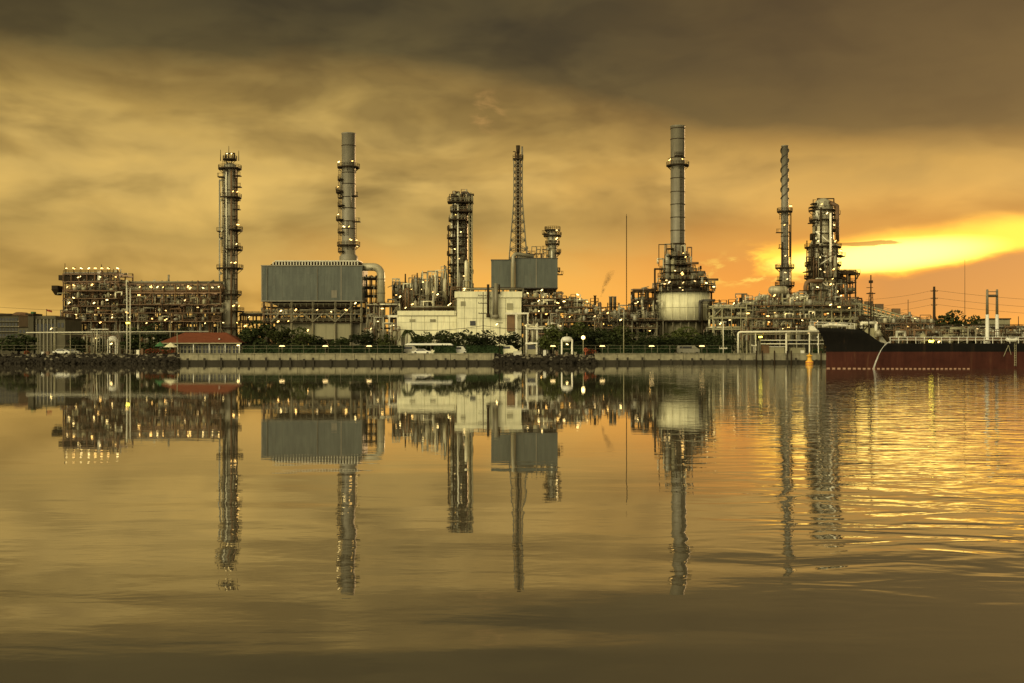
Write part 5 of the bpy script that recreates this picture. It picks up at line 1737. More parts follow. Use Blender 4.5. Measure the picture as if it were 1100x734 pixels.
for i in range(6):
    x0_, x1_ = X(48.7 + i, YF), X(49.7 + i, YF)
    o = .12 * math.sin(i * 1.7)
    o2 = .12 * math.sin((i + 1) * 1.7)
    i0 = len(b.v)
    z_ = Z(332.4 + i * .25, YF)
    b.v += [(x0_, YF + 1 + o, z_ - .55), (x1_, YF + 1 + o2, z_ - .62), (x1_, YF + 1 + o2, z_ + .0), (x0_, YF + 1 + o, z_ + .05),
            (x0_, YF + 1.04 + o, z_ - .55), (x1_, YF + 1.04 + o2, z_ - .62), (x1_, YF + 1.04 + o2, z_ + .0), (x0_, YF + 1.04 + o, z_ + .05)]
    for f in ((0, 1, 2, 3), (7, 6, 5, 4), (0, 4, 5, 1), (3, 2, 6, 7)):
        b.face([i0 + j for j in f])
b.build('flag', M['flower'], p)
MB().box(X(33, YF), X(36, YF), YF, YF + 2, Z(337, YF), Z(335, YF)).build('roof_tank', M['green'], fb_)

# house with red hip roof
YH = 318.0
hs = thing('red_roof_house', 'low waterside house with wide red hipped roof and white window frames', 'house', (X(225, YH), YH + 5, G))
b = MB().frus((X(171, YH), X(260.5, YH), YH - 1.4, YH + 12), (X(193, YH), X(238, YH), YH + 5, YH + 5.6), Z(368.5, YH), Z(357, YH))
# tile courses
for i in range(1, 11):
    f = i / 11
    xa = X(171, YH) + (X(193, YH) - X(171, YH)) * f
    xb = X(260.5, YH) + (X(238, YH) - X(260.5, YH)) * f
    y_ = YH - 1.4 + 6.4 * f
    z_ = Z(368.5, YH) + (Z(357, YH) - Z(368.5, YH)) * f
    b.box(xa, xb, y_ - .05, y_ + .02, z_ - .02, z_ + .05)
rf = b.build('roof', M['roof'], hs)
MB().box(X(170.5, YH), X(261, YH), YH - 1.5, YH - 1.42, Z(369.6, YH), Z(368.4, YH)).build('fascia', M['tan'], rf)
MB().box(X(192, YH), X(258, YH), YH, YH + 10.5, G - .1, Z(369.6, YH)).build('wall', M['drab'], hs)
for i in range(8):
    u0 = 193.5 + i * 8
    wn = MB().box(X(u0, YH), X(u0 + 7, YH), YH - .06, YH - .005, Z(380, YH), Z(371.2, YH)).build('window', M['glass'], hs)
    b = MB()
    for uu in (u0, u0 + 3.4, u0 + 6.7):
        b.box(X(uu, YH), X(uu, YH) + .16, YH - .14, YH - .062, Z(380.2, YH), Z(371, YH))
    for v in (380.2, 375.4, 371.6):
        b.box(X(u0, YH) + .17, X(u0 + 6.7, YH) - .01, YH - .13, YH - .062, Z(v, YH), Z(v, YH) + .14)
    b.build('window_frame', M['tan'], wn)
for u in (192, 209, 226, 243, 258.5):
    MB().tube((X(u, YH), YH - 1.1, G), (X(u, YH), YH - 1.1, Z(369.6, YH)), .13, 8).build('veranda_post', M['white'], hs)
MB().box(X(235, YH), X(236.2, YH), YH - .2, YH + .4, Z(365, YH), Z(363.5, YH)).build('roof_vent', M['white'], rf)
lamp(hs, X(257, YH), YH - 1.3, Z(371, YH), LAMPS)

# parasols on the terrace
def parasol(u, v, r, m, label):
    x, y = X(u, 308), 308.0
    th = thing('parasol', label, 'parasol', (x, y, G), None)
    MB().tube((x, y, G), (x, y, Z(v, 308)), .07, 6).build('pole', M['mid'], th)
    b = MB()
    n = 8
    zt, ze = Z(v, 308), Z(v, 308) - 1.25
    for (rr, za, zb_) in ((r, ze, zt), (r - .06, ze - .05, zt - .1)):
        i0 = len(b.v)
        for k in range(n):
            a = 2 * math.pi * k / n
            b.v.append((x + rr * math.cos(a), y + rr * math.sin(a), za))
        b.v.append((x, y, zb_))
        for k in range(n):
            b.face([i0 + k, i0 + (k + 1) % n, i0 + n])
    for k in range(n):
        b.face([k, (k + 1) % n, n + 1 + (k + 1) % n, n + 1 + k])
    b.build('canopy', M[m], th)
parasol(172, 367, 1.5, 'green', 'green parasol on the terrace beside the red roofed house')
parasol(183.5, 368, 2.0, 'cream', 'wide cream parasol next to the green one on the terrace')

# --- leafy prototypes
def leafball(b, c, r, n, rn, size, flat=.8):
    for _ in range(n):
        while True:
            p = Vector((rn.uniform(-1, 1), rn.uniform(-1, 1), rn.uniform(-1, 1)))
            if .25 < p.length < 1:
                break
        p = p.normalized() * (p.length ** .45)
        q0 = Vector((c[0] + p.x * r, c[1] + p.y * r, c[2] + p.z * r * flat))
        d = Vector((rn.gauss(0, 1), rn.gauss(0, 1), rn.gauss(0, 1))).normalized()
        e = d.orthogonal().normalized()
        f = d.cross(e)
        s_ = size * rn.uniform(.6, 1.3)
        i = len(b.v)
        for a, cc in ((-1, -.5), (1, -.5), (.5, .7), (-.5, .7)):
            b.v.append(tuple(q0 + e * a * s_ + f * cc * s_))
        b.face([i, i + 1, i + 2, i + 3])


def tree_meshes(seed, lobes, wide, n=130, size=.32, palm=False):
    """unit tree about 10 m tall and `wide` across"""
    rn = random.Random(seed)
    tr = MB()
    tr.tube((0, 0, -.1), (.1, .05, 2.6), .26, 8, .17)
    cr = MB()
    if palm:
        tr.tube((.1, .05, 2.6), (.2, 0, 6.4), .17, 8, .12)
        for k in range(22):
            a = rn.uniform(0, 2 * math.pi)
            up = rn.uniform(.1, 1.0)
            L = rn.uniform(2.6, 3.8)
            prev = Vector((.2, 0, 6.4))
            for j in range(1, 8):
                f = j / 7
                c = Vector((.2 + math.cos(a) * L * f, math.sin(a) * L * f, 6.4 + L * (up * f - 1.15 * f * f) + .3))
                side = Vector((-math.sin(a), math.cos(a), 0)) * (.42 * (1 - f) + .12)
                i = len(cr.v)
                dn = Vector((0, 0, -.28))
                cr.v += [tuple(prev), tuple(c), tuple(c + side + dn), tuple(prev + side + dn), tuple(c - side + dn), tuple(prev - side + dn)]
                cr.face([i, i + 1, i + 2, i + 3])
                cr.face([i + 1, i, i + 5, i + 4])
                prev = c
        return tr, cr
    for k in range(lobes):
        a = 2 * math.pi * k / lobes + rn.uniform(-.4, .4)
        rr = wide * .5 * rn.uniform(.25, .68)
        c = Vector((math.cos(a) * rr, math.sin(a) * rr, rn.uniform(1.9, 7.6)))
        tr.tube((.08, .04, rn.uniform(1.6, 2.6)), c, .12, 6, .04)
        leafball(cr, c, rn.uniform(1.4, 2.3), n, rn, size)
    leafball(cr, (0, 0, 8.0), 1.9, n, rn, size)
    leafball(cr, (0, 0, 5.5), 2.0, n, rn, size)
    leafball(cr, (0, 0, 3.0), 2.2, n, rn, size)
    return tr, cr


PROTO = {}
for nm, args in dict(round=(1, 9, 8.5), wide=(2, 11, 12.5), loose=(3, 8, 9.5, 80), dense=(4, 12, 8, 170, .28), palm=(5, 0, 7, 0, 0, True)).items():
    PROTO[nm] = args
BUILT = {}
CW = {}


def tree(kind, u, v, wpx, Y, label, name='tree', group='trees between the quay and the refinery', dark=False, rot=None):
    hgt = Z(v, Y) - G
    wd = wpx * Y / F
    key = (kind, dark)
    th = thing(name, label, 'tree', (X(u, Y), Y, G), group)
    if key not in BUILT:
        a, c = tree_meshes(*PROTO[kind])
        ta = a.build('trunk', M['bark'], None, (0, 0, 0))
        ca = c.build('crown', M['leafdark' if dark else 'leaf'], None, (0, 0, 0))
        BUILT[key] = (ta, ca)
        rs = sorted(math.hypot(v_[0], v_[1]) for v_ in c.v)
        CW[kind] = 2 * rs[int(len(rs) * .93)]
    else:
        ta, ca = (o.copy() for o in BUILT[key])
        C.objects.link(ta)
        C.objects.link(ca)
    for o in (ta, ca):
        o.parent = th
    w0 = PROTO[kind][2]
    s_ = hgt / (7.6 if kind == 'palm' else 9.6)
    if kind != 'palm':
        w0 = CW[kind]
    th.scale = (wd / w0, wd / w0, s_)
    th.rotation_euler = (0, 0, rnd.uniform(0, 6.28) if rot is None else rot)
    return th


tree('wide', 276, 344, 42, 322, 'largest dark spreading tree left of the big grey furnace', dark=True)
tree('round', 303, 350, 32, 320, 'rounded tree with lighter leaves in front of the left furnace leg')
tree('loose', 323, 351, 30, 319, 'loose crowned tree below the big grey furnace, beside the tan panel')
tree('round', 392, 355, 30, 320, 'small round tree under the right end of the big furnace', dark=True)
tree('loose', 412, 359, 26, 319, 'sparse small tree below the bent flue duct')
tree('palm', 437, 353, 20, 322, 'palm tree at the left corner of the cream building', 'palm_tree')
tree('round', 458, 356, 22, 323, 'leftmost round tree against the low cream wall', dark=True)
tree('dense', 477, 355, 28, 324, 'denser dark tree before the low cream wall, right of the first round one', dark=True)
tree('wide', 501, 354, 32, 323, 'broad dark tree in front of the tall cream wall', dark=True)
tree('loose', 526, 354, 30, 322, 'open tree under the facade pipes of the cream building', dark=True)
tree('round', 549, 356, 28, 322, 'round tree at the loading bay of the cream building', dark=True)
tree('wide', 166, 347, 34, 345, 'wide tree growing in front of the long pipe rack', dark=True)
tree('dense', 143, 352, 22, 347, 'compact tree left of the wide one before the long pipe rack', dark=True)
tree('dense', 20, 359, 40, 330, 'bushy dark tree at the far left shore', dark=True)
tree('round', 82, 362, 24, 335, 'low dark tree below the floodlit process block', dark=True)
tree('dense', 592, 349, 30, 332, 'tall bushy tree right of the pale open pipe frame')
tree('wide', 622, 346, 40, 345, 'wide olive tree behind the domed white tank')
tree('round', 645, 352, 30, 338, 'round olive tree right of the domed white tank', dark=True)
tree('dense', 668, 350, 30, 340, 'dense tree at the foot of the thin radio mast')
tree('loose', 690, 356, 24, 336, 'thin leaved tree left of the cream drum furnace', dark=True)
tree('wide', 716, 358, 32, 338, 'broad low tree under the left side of the cream drum')
tree('dense', 738, 351, 34, 340, 'tall full tree right below the cream drum')
tree('round', 760, 356, 28, 338, 'round tree right of the full one below the cream drum', dark=True)
tree('loose', 783, 354, 26, 340, 'open tree behind the jetty pipe bend', dark=True)
tree('wide', 1026, 333, 50, 430, 'wide spreading tree behind the ship against the orange sky')
tree('loose', 1046, 338, 24, 434, 'loose small tree right of the spreading one behind the ship')

tree('dense', 447, 359, 20, 325, 'low dark tree between the palm and the round tree by the cream wall', dark=True)
tree('loose', 489, 358, 22, 325, 'low tree at the step of the cream building', dark=True)
tree('round', 514, 358, 22, 325, 'small tree left of the tall dark power pole', dark=True)
tree('dense', 340, 361, 26, 321, 'low bushy tree under the tan burner panel', dark=True)
tree('round', 367, 362, 24, 321, 'low tree under the right burner panel of the big furnace', dark=True)
tree('dense', 607, 352, 34, 346, 'dark full tree directly behind the domed white tank', dark=True)
tree('dense', 634, 356, 30, 333, 'low full tree behind the globe lamp', dark=True)
tree('wide', 657, 357, 36, 330, 'low wide tree left of the pale street lamp', dark=True)
tree('round', 703, 361, 28, 331, 'low dark tree before the left side of the cream drum', dark=True)
tree('dense', 728, 362, 30, 331, 'lowest bushy tree before the cream drum', dark=True)
tree('wide', 752, 361, 32, 331, 'low wide tree before the right side of the cream drum', dark=True)
tree('dense', 774, 360, 26, 332, 'dark bushy tree directly behind the right street lamp', dark=True)
tree('loose', 110, 363, 22, 333, 'low tree behind the row of vertical pipes', dark=True)
tree('round', 198, 351, 22, 349, 'dark tree behind the left end of the red roof', dark=True)
tree('loose', 262, 355, 22, 326, 'dark tree against the right end of the red roofed house', dark=True)

# distant treeline filling the skyline low down
rn = random.Random(77)
b = MB()
for i in range(900):
    x = rn.uniform(X(-60, 560), X(1160, 560))
    leafball(b, (x, 560 + rn.uniform(-8, 8), rn.uniform(2.5, 10.5)), rn.uniform(2.2, 3.6), 24, rn, 1.1)
tag(b.build('treeline', M['leafdark'], None, (0, 560, G)), 'low dark line of distant trees behind the refinery', 'trees', None, 'stuff')


# clipped hedges
def hedge(u0, u1, label, v=371.5, Y=309.5, seed=0):
    rn = random.Random(seed + int(u0))
    x0, x1 = X(u0, Y), X(u1, Y)
    b = MB().box(x0 + .2, x1 - .2, Y + .3, Y + 1.5, G - .05, Z(v, Y) - .25)
    n = int((x1 - x0) * 34)
    for _ in range(n):
        x = rn.uniform(x0, x1)
        t_ = rn.random()
        y = Y + (rn.uniform(0, .3) if t_ < .6 else rn.uniform(0, 1.8))
        z = rn.uniform(G, Z(v, Y)) if t_ < .6 else Z(v, Y) + rn.gauss(-.15, .1)
        d = Vector((rn.gauss(0, 1), rn.gauss(-.6, 1), rn.gauss(.3, 1))).normalized()
        e = d.orthogonal().normalized()
        f = d.cross(e)
        s_ = rn.uniform(.14, .3)
        i = len(b.v)
        for a, cc in ((-1, -.7), (1, -.7), (.6, .8), (-.6, .8)):
            b.v.append(tuple(Vector((x, y, z)) + e * a * s_ + f * cc * s_))
        b.face([i, i + 1, i + 2, i + 3])
    tag(b.build('hedge', M['hedge'], None, ((x0 + x1) / 2, Y + .9, G)), label, 'hedge', 'clipped hedges on the quay')


hedge(259, 350, 'long clipped green hedge starting at the red roofed house')
hedge(351, 434, 'clipped hedge continuing from the first towards the carport')
hedge(466, 490, 'short clipped hedge right of the parked pale car')
hedge(500, 541, 'clipped hedge in front of the cream building, under the power pole')
hedge(600, 627, 'short dark hedge behind the domed white tank')
hedge(645, 725, 'dark clipped hedge below the cream drum furnace')
hedge(752, 787, 'dark hedge ending at the jetty pipe bend')
hedge(874, 884, 'tiny green hedge beside the ship bow', 375)


def flower_bush(u, v, w_, label, Y=306):
    rn = random.Random(int(u))
    b = MB()
    hh = Z(v, Y) - G
    for i in range(5):
        leafball(b, (X(u, Y) + rn.uniform(-.5, .5) * w_ * Y / F, Y + rn.uniform(-.4, .4), G + hh * rn.uniform(.35, .6)), hh * .5, 60, rn, .16)
    for i in range(len(b.f)):
        b.mi[i] = 0 if rn.random() < .6 else 1
    tag(b.build('flowering_bush', [M['flower'], M['leaf']], None, (X(u, Y), Y, G)), label, 'bush', 'red flowering bushes')


flower_bush(158, 375, 5, 'small red flowering bush, leftmost of those on the terrace')
flower_bush(165, 374, 6, 'red flowering bush beneath the green parasol, left side')
flower_bush(174, 374.5, 7, 'red flowering bush directly below the green parasol pole')
flower_bush(183, 375, 6, 'red flowering bush below the cream parasol')
flower_bush(29, 377, 5, 'red flowering bush on the far left bank')
flower_bush(635, 375, 8, 'bright red bush at the start of the right quay wall', 303)

# low path lamps along the quay
for i, u in enumerate((303, 349.5, 396.5, 594, 647, 700, 754)):
    place = ('before the largest hedge near the red roofed house', 'below the middle of the big grey furnace', 'near the bent flue duct',
             'beside the pale open pipe frame', 'just right of the domed white tank', 'left of the cream drum furnace', 'right of the cream drum furnace')[i]
    th = thing('path_lamp', 'low flat path lamp ' + place, 'lamp', (X(u, 307.6), 307.6, G), 'path lamps along the quay')
    MB().tube((X(u, 307.6), 307.6, G), (X(u, 307.6), 307.6, Z(372.4, 307.6)), .06, 6).build('post', M['mid'], th)
    x, y, z = X(u, 307.6), 307.6, Z(372.4, 307.6)
    MB().frus((x - .75, x + .75, y - .3, y + .3), (x - .5, x + .5, y - .2, y + .2), z, z + .3).build('lamp_head', M['lampdim'], th)

# wire fence along the quay road
def fence(u0, u1, label, Y=308.3):
    x0, x1 = X(u0, Y), X(u1, Y)
    th = thing('rail_fence', label, 'fence', ((x0 + x1) / 2, Y, G), 'rail fences along the quay')
    n = int((x1 - x0) / 3.2)
    for k in range(n + 1):
        x = x0 + (x1 - x0) * k / n
        MB().bar((x, Y, G), (x, Y, Z(371, Y)), .07).build('post', M['mid'], th)
    for v in (371.2, 374.5):
        MB().bar((x0, Y, Z(v, Y)), (x1, Y, Z(v, Y)), .055).build('rail', M['mid'], th)
fence(260, 432, 'thin rail fence in front of the long clipped hedge on the left')
fence(600, 786, 'thin rail fence in front of the dark hedges on the right')
fence(2, 134, 'low rail fence above the far left rubble bank', 306)

# --- carport and cars
cp = thing('carport', 'long flat white carport roof standing before the cream building', 'carport', (X(461, 316), 316, G))
b = MB().frus((X(435, 316), X(487, 316), 314, 320), (X(438, 316), X(484, 316), 315, 319), Z(371, 316), Z(369, 316))
b.build('roof', M['white'], cp)
for u in (437, 450, 463, 476, 485):
    MB().bar((X(u, 316), 315, G), (X(u, 316), 315, Z(371, 316)), .14).build('post', M['mid'], cp)


def car(u, Y, m, label, L=4.4, hgt=1.5, van=False):
    x = X(u, Y)
    th = thing('parked_car', label, 'car', (x, Y, G), 'vehicles parked by the quay')
    pf = ([(-.5, .35), (-.5, .95), (-.46, 1.75), (.2, 1.8), (.36, 1.15), (.5, 1.0), (.5, .35)] if van else
          [(-.5, .32), (-.5, .85), (-.36, .95), (-.24, 1.42), (.12, 1.46), (.28, .98), (.48, .86), (.5, .32)])
    b = MB()
    for yy in (Y - .85, Y + .85):
        b.v += [(x + px_ * L, yy, G + pz * hgt / 1.5) for px_, pz in pf]
    n = len(pf)
    b.face(list(range(n)))
    b.face([n + k for k in range(n)][::-1])
    for k in range(n):
        j = (k + 1) % n
        b.face([k, n + k, n + j, j])
    b.build('body', M[m], th)
    b = MB()
    if van:
        b.box(x - .40 * L, x + .1 * L, Y - .88, Y - .852, G + 1.15 * hgt / 1.5, G + 1.62 * hgt / 1.5)
    else:
        i = len(b.v)
        for yy in (Y - .88, Y - .853):
            b.v += [(x + a * L, yy, G + z_ * hgt / 1.5) for a, z_ in ((-.32, .98), (-.22, 1.36), (.11, 1.39), (.24, 1.0))]
        b.face([0, 1, 2, 3]); b.face([7, 6, 5, 4])
        for k in range(4):
            j = (k + 1) % 4
            b.face([k, 4 + k, 4 + j, j])
    b.build('side_window', M['glass'], th)
    for s_ in (-.31, .31):
        for yy in (Y - .88, Y + .66):
            MB().tube((x + s_ * L, yy, G + .33), (x + s_ * L, yy + .22, G + .33), .33, 12).build('wheel', M['black'], th)


car(453, 312.6, 'white', 'white car parked under the long white carport', 5.2)
car(441, 313, 'grey', 'grey van parked at the left end of the carport', 4.8, 1.9, True)
car(494, 312, 'white', 'small white van between the two hedges right of the carport', 4.2, 1.8, True)
car(546, 311, 'cream', 'cream van parked left of the pale open pipe frame', 5, 2.0, True)
car(67, 316, 'white', 'white car parked on the left shore below the grey factory', 4.6)
car(77, 318, 'grey', 'grey car parked right of the white one on the left shore', 4.6)
car(690, 311, 'white', 'white car half hidden behind the dark hedge left of the drum furnace', 4.6)
car(740, 312, 'grey', 'long grey van in the gap between the dark hedges', 6.5, 2.0, True)

# white truck cab / kiosk on the bank
kk_ = thing('quay_kiosk', 'small pale framed kiosk standing on the bank between the quay walls', 'kiosk', (X(571, 305), 305, G))
YK = 304.5
for u in (565.3, 576.2):
    for yy in (YK, YK + 2.4):
        MB().bar((X(u, YK), yy, G - .3), (X(u, YK), yy, Z(369.5, YK)), .16).build('post', M['pale'], kk_)
MB().box(X(564.5, YK), X(577, YK), YK - .2, YK + 2.6, Z(369.4, YK), Z(368.2, YK)).build('roof', M['white'], kk_)
MB().box(X(565.6, YK), X(576, YK), YK + .1, YK + 2.3, G - .3, Z(375.5, YK)).build('counter', M['tan'], kk_)
MB().box(X(566.6, YK), X(575, YK), YK + 1.9, YK + 2, Z(375.3, YK), Z(370.5, YK)).build('back_window', M['glass'], kk_)

# --- domed tanks on legs
def dome_tank(u, vt, vb, wpx, Y, label):
    k_ = Y / F
    x = X(u, Y)
    r = wpx * k_ / 2
    th = thing('domed_tank', label, 'tank', (x, Y, G), 'domed white tanks')
    MB().lathe(x, Y, [(r * .35, Z(vb, Y) - .25), (r * .9, Z(vb, Y)), (r, Z(vb, Y) + .1), (r, Z(vt + 3, Y)), (r * .88, Z(vt + 1.4, Y)), (r * .5, Z(vt + .4, Y)), (.06, Z(vt, Y))], 20).build('tank', M['white'], th)
    for sx in (-1, 1):
        for sy in (-1, 1):
            MB().bar((x + sx * r * .92, Y + sy * r * .7, G - .2), (x + sx * r * .92, Y + sy * r * .7, Z(vb, Y) + .5), .26).build('leg', M['white'], th)
    MB().bar((x - r * .9, Y - r * .7, G + 1.4), (x + r * .9, Y - r * .7, G + 1.4), .1).build('brace', M['mid'], th)
    MB().tube((x, Y, Z(vt, Y)), (x, Y, Z(vt - 3, Y)), .12, 6).build('vent_pipe', M['mid'], th)
    lamp(th, x, Y - r, Z(vb, Y) - .7, LAMPS)
dome_tank(609, 361.5, 367, 12, 307, 'domed white tank on four tall legs at the bank, centre right')
dome_tank(121, 361, 366.5, 9, 309, 'smaller domed white tank on the left shore beside the twin pole mast')

# --- poles and masts
def pole(name, u, vt, Y, label, cat='pole', arms=(), head=None, m='mid', w_=.2, group=None, base=None):
    x = X(u, Y)
    bz = G if base is None else base
    th = thing(name, label, cat, (x, Y, bz), group)
    MB().tube((x, Y, bz - .1), (x, Y, Z(vt, Y)), w_, 8, w_ * .6).build('shaft', M[m], th)
    for v, L in arms:
        b = MB().box(x - L, x + L, Y - .1, Y + .1, Z(v, Y) - .09, Z(v, Y) + .09)
        for f in (-.9, -.4, .4, .9):
            b.tube((x + f * L, Y, Z(v, Y) + .09), (x + f * L, Y, Z(v, Y) + .4), .07, 6)
        b.build('crossarm', M[m], th)
    if head == 'arm':
        MB().bar((x - 1, Y, Z(vt, Y)), (x + .8, Y, Z(vt, Y)), .12).build('lamp_arm', M[m], th)
        lamp(th, x - .8, Y, Z(vt, Y) - .4, LAMPS)
    elif head == 'ball':
        MB().ball((x, Y, Z(vt, Y) + .3), .5, 10, 6).build('globe', M['lamp'], th)
    elif head == 'yellow':
        lamp(th, x, Y - .5, Z(vt, Y), LAMPY)
    return th


pole('power_pole', 519, 314, 330, 'tall dark power pole with crossarms before the tall cream wall', 'pole', ((318, 1.4), (326, 1.4), (337, 1.3)), m='dark')
pole('street_lamp', 537, 347, 306, 'thin dark street lamp in front of the tall cream wall', 'street lamp', (), 'arm', 'dark', .12, 'street lamps')
pole('street_lamp', 670, 342, 307, 'pale street lamp right of the thin radio mast', 'street lamp', (), 'arm', 'tan', .15, 'street lamps')
pole('street_lamp', 777, 346, 304.2, 'pale street lamp at the right end of the dark hedges', 'street lamp', ((374.5, 1.0),), 'arm', 'pale', .16, 'street lamps')
pole('globe_lamp', 626.5, 364, 304.2, 'round globe lamp on a short post right of the domed white tank', 'street lamp', (), 'ball', 'tan', .13, 'globe lamps')
pole('street_lamp', 816.5, 362, 303.5, 'yellow glowing lamp on the jetty beside the pale cabinets', 'street lamp', (), 'yellow', 'mid', .12, 'street lamps')
pole('street_lamp', 58, 352, 330, 'plain pale pole before the grey factory building', 'street lamp', (), 'arm', 'tan', .14, 'street lamps')
pole('street_lamp', 810, 372, 303.4, 'short post with flat lamp left of the yellow jetty lamp', 'street lamp', ((371.5, .7),), None, 'pale', .1, 'street lamps')
pole('power_pole', 1003.5, 308, 400, 'stout dark power pole carrying wires behind the ship', 'pole', ((313, 1.2), (321, 1.2), (328, 1.0)), m='dark', w_=.62)
pole('power_pole', 975.5, 322, 440, 'thin dark power pole left of the stout one behind the ship', 'pole', (), m='dark', w_=.18)
pole('power_pole', 1094, 340, 420, 'low dark power pole at the right edge behind the ship', 'pole', (), m='dark', w_=.2)
pole('slender_mast', 69.8, 283, YM - 8, 'thin dark mast at the left corner of the floodlit block', 'mast', (), m='dark', w_=.16)

# twin pole mast on the left shore
tm = thing('twin_pole_mast', 'tall pale twin pole mast with a yellow lamp on the left shore', 'mast', (X(138, 305), 305, G))
for u in (136.4, 139.9):
    MB().tube((X(u, 305), 305, G - .5), (X(u, 305), 305, Z(309, 305)), .16, 8, .12).build('mast_pole', M['pale'], tm)
b = MB()
for v in range(312, 381, 4):
    b.bar((X(136.4, 305), 305, Z(v, 305)), (X(139.9, 305), 305, Z(v, 305)), .08)
b.build('rung', M['tan'], tm)
b = MB()
b.path([(X(136.4, 305), 305, Z(309, 305)), (X(137.6, 305), 304.6, Z(307.5, 305)), (X(138.4, 305), 304.2, Z(309, 305))], .1, 6)
b.path([(X(139.9, 305), 305, Z(309, 305)), (X(142.6, 305), 304.6, Z(307.4, 305))], .1, 6)
b.build('lamp_bracket', M['mid'], tm)
lamp(tm, X(138.2, 305), 304.3, Z(347, 305), LAMPY)

# left shore pipe bridge and manifold
pb_ = thing('shore_pipe_bridge', 'long thin pale pipe carried on posts along the left shore', 'pipe bridge', (X(126, 307), 307, G))
MB().path([(X(28, 307), 307, Z(357.4, 307)), (X(224, 307), 307, Z(356.2, 307))], .16, 8).build('pipe', M['pale'], pb_)
MB().path([(X(64, 307), 307.6, Z(359.2, 307)), (X(180, 307), 307.6, Z(358.6, 307))], .1, 8).build('pipe', M['tan'], pb_)
for u in (40, 58.5, 75, 93, 126.5, 150, 190):
    MB().bar((X(u, 307), 307.3, G - .3), (X(u, 307), 307.3, Z(357.2, 307)), .13).build('post', M['tan'], pb_)
mf = thing('pipe_manifold', 'row of pale vertical pipes on the left shore beside the small domed tank', 'pipes', (X(109, 306), 306, G))
for u, v in ((99.5, 353), (102, 352), (104.5, 354), (107.5, 353), (110.5, 356), (113, 352.5), (116, 354), (127, 355)):
    MB().tube((X(u, 306), 306 + rnd.uniform(-1, 1), G - .3), (X(u, 306), 306, Z(v, 306)), .13, 6).build('pipe', M[rnd.choice(('mid', 'tan', 'pipe'))], mf)
MB().box(X(98, 306), X(117, 306), 305.6, 305.8, Z(354.2, 306), Z(353.6, 306)).build('cross_beam', M['pale'], mf)
MB().box(X(75, 304), X(127, 304), 303.2, 304.4, G - .4, G + .25).build('concrete_kerb', M['conc'], mf)

# jetty pipes near the ship bow
jt = thing('jetty_pipe_frame', 'white bent pipe frame over the jetty left of the ship bow', 'pipe frame', (X(838, 304), 304, G))
YJ = 303.6
MB().smooth_path([(X(793, YJ), YJ, G), (X(793, YJ), YJ, Z(359, YJ)), (X(793.6, YJ), YJ, Z(357.4, YJ)), (X(795.5, YJ), YJ, Z(356.8, YJ)), (X(881, YJ), YJ, Z(356, YJ))], .27, 10).build('pipe', M['pale'], jt)
MB().smooth_path([(X(798, YJ), YJ + .5, G), (X(798, YJ), YJ + .5, Z(361.5, YJ)), (X(799, YJ), YJ + .5, Z(359.7, YJ)), (X(801, YJ), YJ + .5, Z(359.2, YJ)), (X(884, YJ), YJ + .5, Z(358.8, YJ))], .18, 10).build('pipe', M['tan'], jt)
for v in (365.6, 369.5):
    MB().tube((X(818, YJ), YJ + 1, Z(v, YJ)), (X(886, YJ), YJ + 1, Z(v, YJ)), .12, 8).build('pipe', M['pale'], jt)
for u in (812, 845, 870, 879.5):
    MB().bar((X(u, YJ), YJ + .3, G - .3), (X(u, YJ), YJ + .3, Z(358, YJ)), .34 if u == 845 else .2).build('post', M['pale'], jt)
b = MB().frus((X(870, YJ), X(879, YJ), YJ, YJ + 1.5), (X(870, YJ), X(874, YJ), YJ, YJ + 1.5), Z(356, YJ), Z(350, YJ))
b.build('ship_gangway_head', M['pale'], jt)
YC = 305.6
cbt = thing('electrical_cabinet', 'wide pale grey cabinet on the jetty, left of the pair', 'cabinet', (X(835, YC), YC, G), 'jetty cabinets')
b = MB().box(X(827, YC), X(842.5, YC), YC, YC + 1.6, G, Z(373, YC))
b.build('body', M['tan'], cbt)
MB().box(X(826.6, YC), X(843, YC), YC - .15, YC + 1.7, Z(372.9, YC), Z(372.2, YC)).build('lid', M['white'], cbt)
for u in (832, 837.2):
    MB().box(X(u, YC), X(u, YC) + .06, YC - .04, YC - .003, G + .1, Z(373.6, YC)).build('door_seam', M['mid'], cbt)
cbt = thing('electrical_cabinet', 'grey green cabinet with white notice on the jetty, right of the pair', 'cabinet', (X(856, YC), YC, G), 'jetty cabinets')
MB().box(X(849.5, YC), X(865, YC), YC, YC + 1.6, G, Z(373.6, YC)).build('body', M['tan'], cbt)
MB().box(X(860, YC), X(864, YC), YC - .04, YC - .003, Z(380, YC), Z(376.5, YC)).build('notice', M['white'], cbt)
dk_ = thing('dark_shed', 'dark narrow shed on the jetty behind the yellow lamp', 'shed', (X(823, 306), 306, G))
MB().box(X(819.5, 307), X(826.3, 307), 306.5, 309, G, Z(370.5, 307)).build('body', M['brown'], dk_)
MB().box(X(819, 307), X(826.8, 307), 306.2, 309.2, Z(370.4, 307), Z(369.9, 307)).build('roof', M['dark'], dk_)

# yellow mooring buoy at the foot of the wall
yb = thing('mooring_buoy', 'yellow orange mooring buoy floating under the wall beside the ship bow', 'buoy', (X(869.5, 297), 297, 0))
xx = X(869.5, 297)
MB().lathe(xx, 297, [(.5, -.4), (.95, -.1), (.95, .7), (.55, .95), (.5, 1.9), (.75, 2.0), (.75, 2.2), (.12, 2.45), (.1, 2.9)], 16).build('float', M['yellow'], yb)
MB().lathe(xx, 297, [(.97, .25), (.99, .25), (.99, .45), (.97, .45)], 16).build('band', M['orange'], yb)

